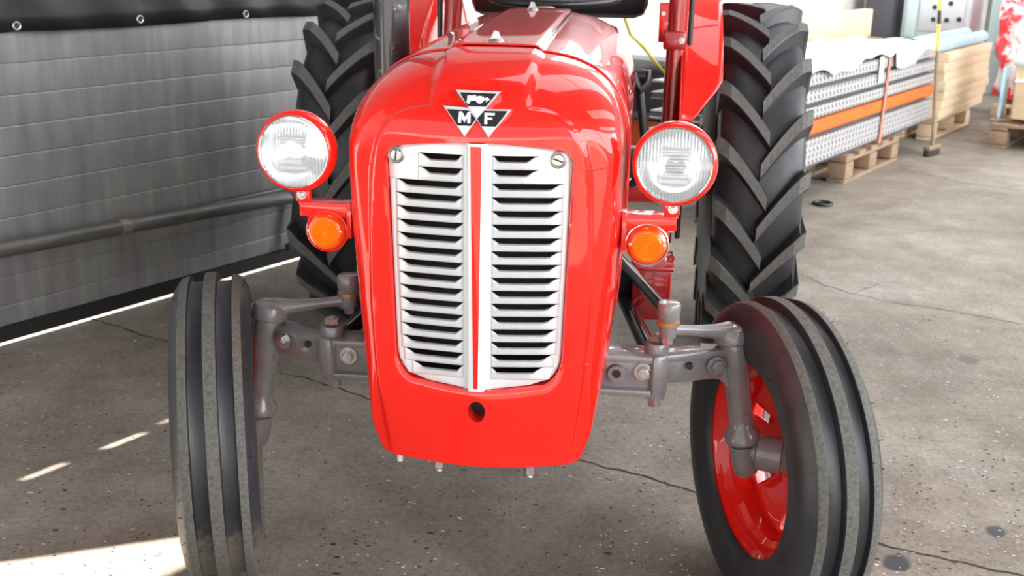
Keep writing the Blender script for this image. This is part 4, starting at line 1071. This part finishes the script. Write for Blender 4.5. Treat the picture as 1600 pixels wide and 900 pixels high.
lump('bale_wrap', (.78, .8, 1.1), (0, 0, .62), WRAPR, rb, .07, 8, 14)
pallet('wooden_pallet', -.32, 8.5, .62, .9, 'small pallet under the red and white bale', h=.14, m=PALEWOOD)
# machine cabinet and dark cabinets at the far end
def cab(name, n, wd, size, m, label, cat):
    p = empty(name, Hp(n, wd, 0), -HA); tag(p, label, cat); MB().box((0, 0, size[2]/2), size, bev=.012).build('body', m, p); return p
c = cab('control_cabinet', -1.62, 9.1, (.62, .4, 1.9), CAB, 'light grey control cabinet with sockets behind the rack beams', 'cabinet')
MB().box((.05, -.205, .86), (.40, .012, .30), bev=.004).build('front_panel', CAB, c)
for (a, z) in ((-.07, .93), (.07, .97), (-.07, .82), (.05, .82), (.16, .83)): MB().lathe([(0, .022), (.012, .020), (.012, .012), (.02, .010), (.02, 0)], (.05+a, -.212, z), (0, -1, 0), 14).build('socket', DARK, c)
MB().box((-.22, -.212, .9), (.10, .01, .5), bev=.002).build('side_panel', TEAL, c)
cab('steel_locker', -2.13, 9.0, (.26, .4, 1.9), CABD, 'dark steel locker beside the light grey control cabinet', 'locker')
cab('steel_locker', -.92, 10.4, (.50, .4, 2.0), CABD, 'dark steel locker behind the blue tubes', 'locker')
cab('pale_panel_stand', -1.40, 10.6, (.22, .3, 2.0), TEAL, 'pale teal upright panel between the cabinet and the dark locker', 'panel')
cab('steel_locker', -.15, 11.2, (.8, .5, 2.2), CABD, 'wide dark steel locker behind the red and white bale', 'locker')
# white crate board by the wall
o = MB().box((0, 0, .115), (.08, 1.5, .22), bev=.005).build('timber_beam', PALEWOOD); o.location = Hp(-1.75, 6.65, .74); o.rotation_euler = (0, 0, -HA); tag(o, 'thick pale timber beam lying behind the plastic sheet', 'timber')
o = MB().box((0, 0, .37), (.45, 1.6, .74), bev=.006).build('wooden_crate', WOOD); o.location = Hp(-1.85, 6.65, .0); o.rotation_euler = (0, 0, -HA); tag(o, 'closed wooden crate behind the stacked rack beams', 'crate')
# shelf with bins behind the bonnet
sh = empty('storage_shelf', Hp(-2.05, 4.95, 0), -HA); tag(sh, 'grey steel shelf against the cream wall behind the tractor', 'shelf')
for z in (.10, .42, .78): MB().box((0, 0, z), (.5, 1.5, .03), bev=.003).build('shelf_board', CAB if z > .7 else CABD, sh)
for a in (-.23, .23):
    for c in (-.73, .73): MB().box((a, c, .40), (.035, .035, .80)).build('post', CABD, sh, smooth=False)
for (dw, z0, hz, m, nm, lb) in ((-.45, .435, .24, CRATE, 'plastic_crate', 'black plastic crate on the upper part of the grey shelf'), (.02, .435, .20, CRATE, 'plastic_crate', 'low black plastic crate in the middle of the grey shelf'), (.48, .435, .26, CRATE, 'plastic_crate', 'tall black plastic crate at the end of the grey shelf'),
                            (-.42, .115, .26, BINO, 'storage_bin', 'orange storage bin on the bottom of the grey shelf'), (.10, .115, .22, BINO, 'storage_bin', 'low orange storage bin in the middle of the shelf'), (.52, .115, .27, BINO, 'storage_bin', 'tall orange storage bin at the end of the shelf')):
    p = empty(nm, Hp(-2.05, 4.95+dw, z0), -HA); tag(p, lb, 'crate' if nm == 'plastic_crate' else 'bin')
    b = MB(); b.box((0, 0, .008), (.40, .40, .016)); b.box((.195, 0, hz/2), (.012, .40, hz), bev=.003); b.box((-.195, 0, hz/2), (.012, .40, hz), bev=.003); b.box((0, .195, hz/2), (.40, .012, hz), bev=.003); b.box((0, -.195, hz/2), (.40, .012, hz), bev=.003)
    b.build('body', m, p, smooth=False)
    MB().box((0, 0, hz-.006), (.415, .415, .012)).build('rim', m, p, smooth=False)
# yellow hose hanging from the wall
pts = [U(975, 30, 2.6), U(985, 54, 2.6), U(1005, 73, 2.6), U(1020, 92, 2.6), U(1033, 108, 2.6), U(1046, 122, 2.6), U(1056, 150, 2.6), U(1060, 190, 2.6)]
n_, w0_ = -2.30, None
P2 = []
for (px, py) in ((960, -20), (985, 54), (1005, 73), (1020, 92), (1033, 108), (1046, 122), (1056, 150), (1060, 180)):
    wd, z = N_(px, py, -1.78); P2.append(Hp(-1.78, wd, z))
P2.append(P2[-1]+Vector((0, 0, -P2[-1].z+.01)))
o = MB().tube(P2, .009, 10).build('yellow_hose', HOSE); tag(o, 'thin yellow hose hanging in front of the grey shelf', 'hose')
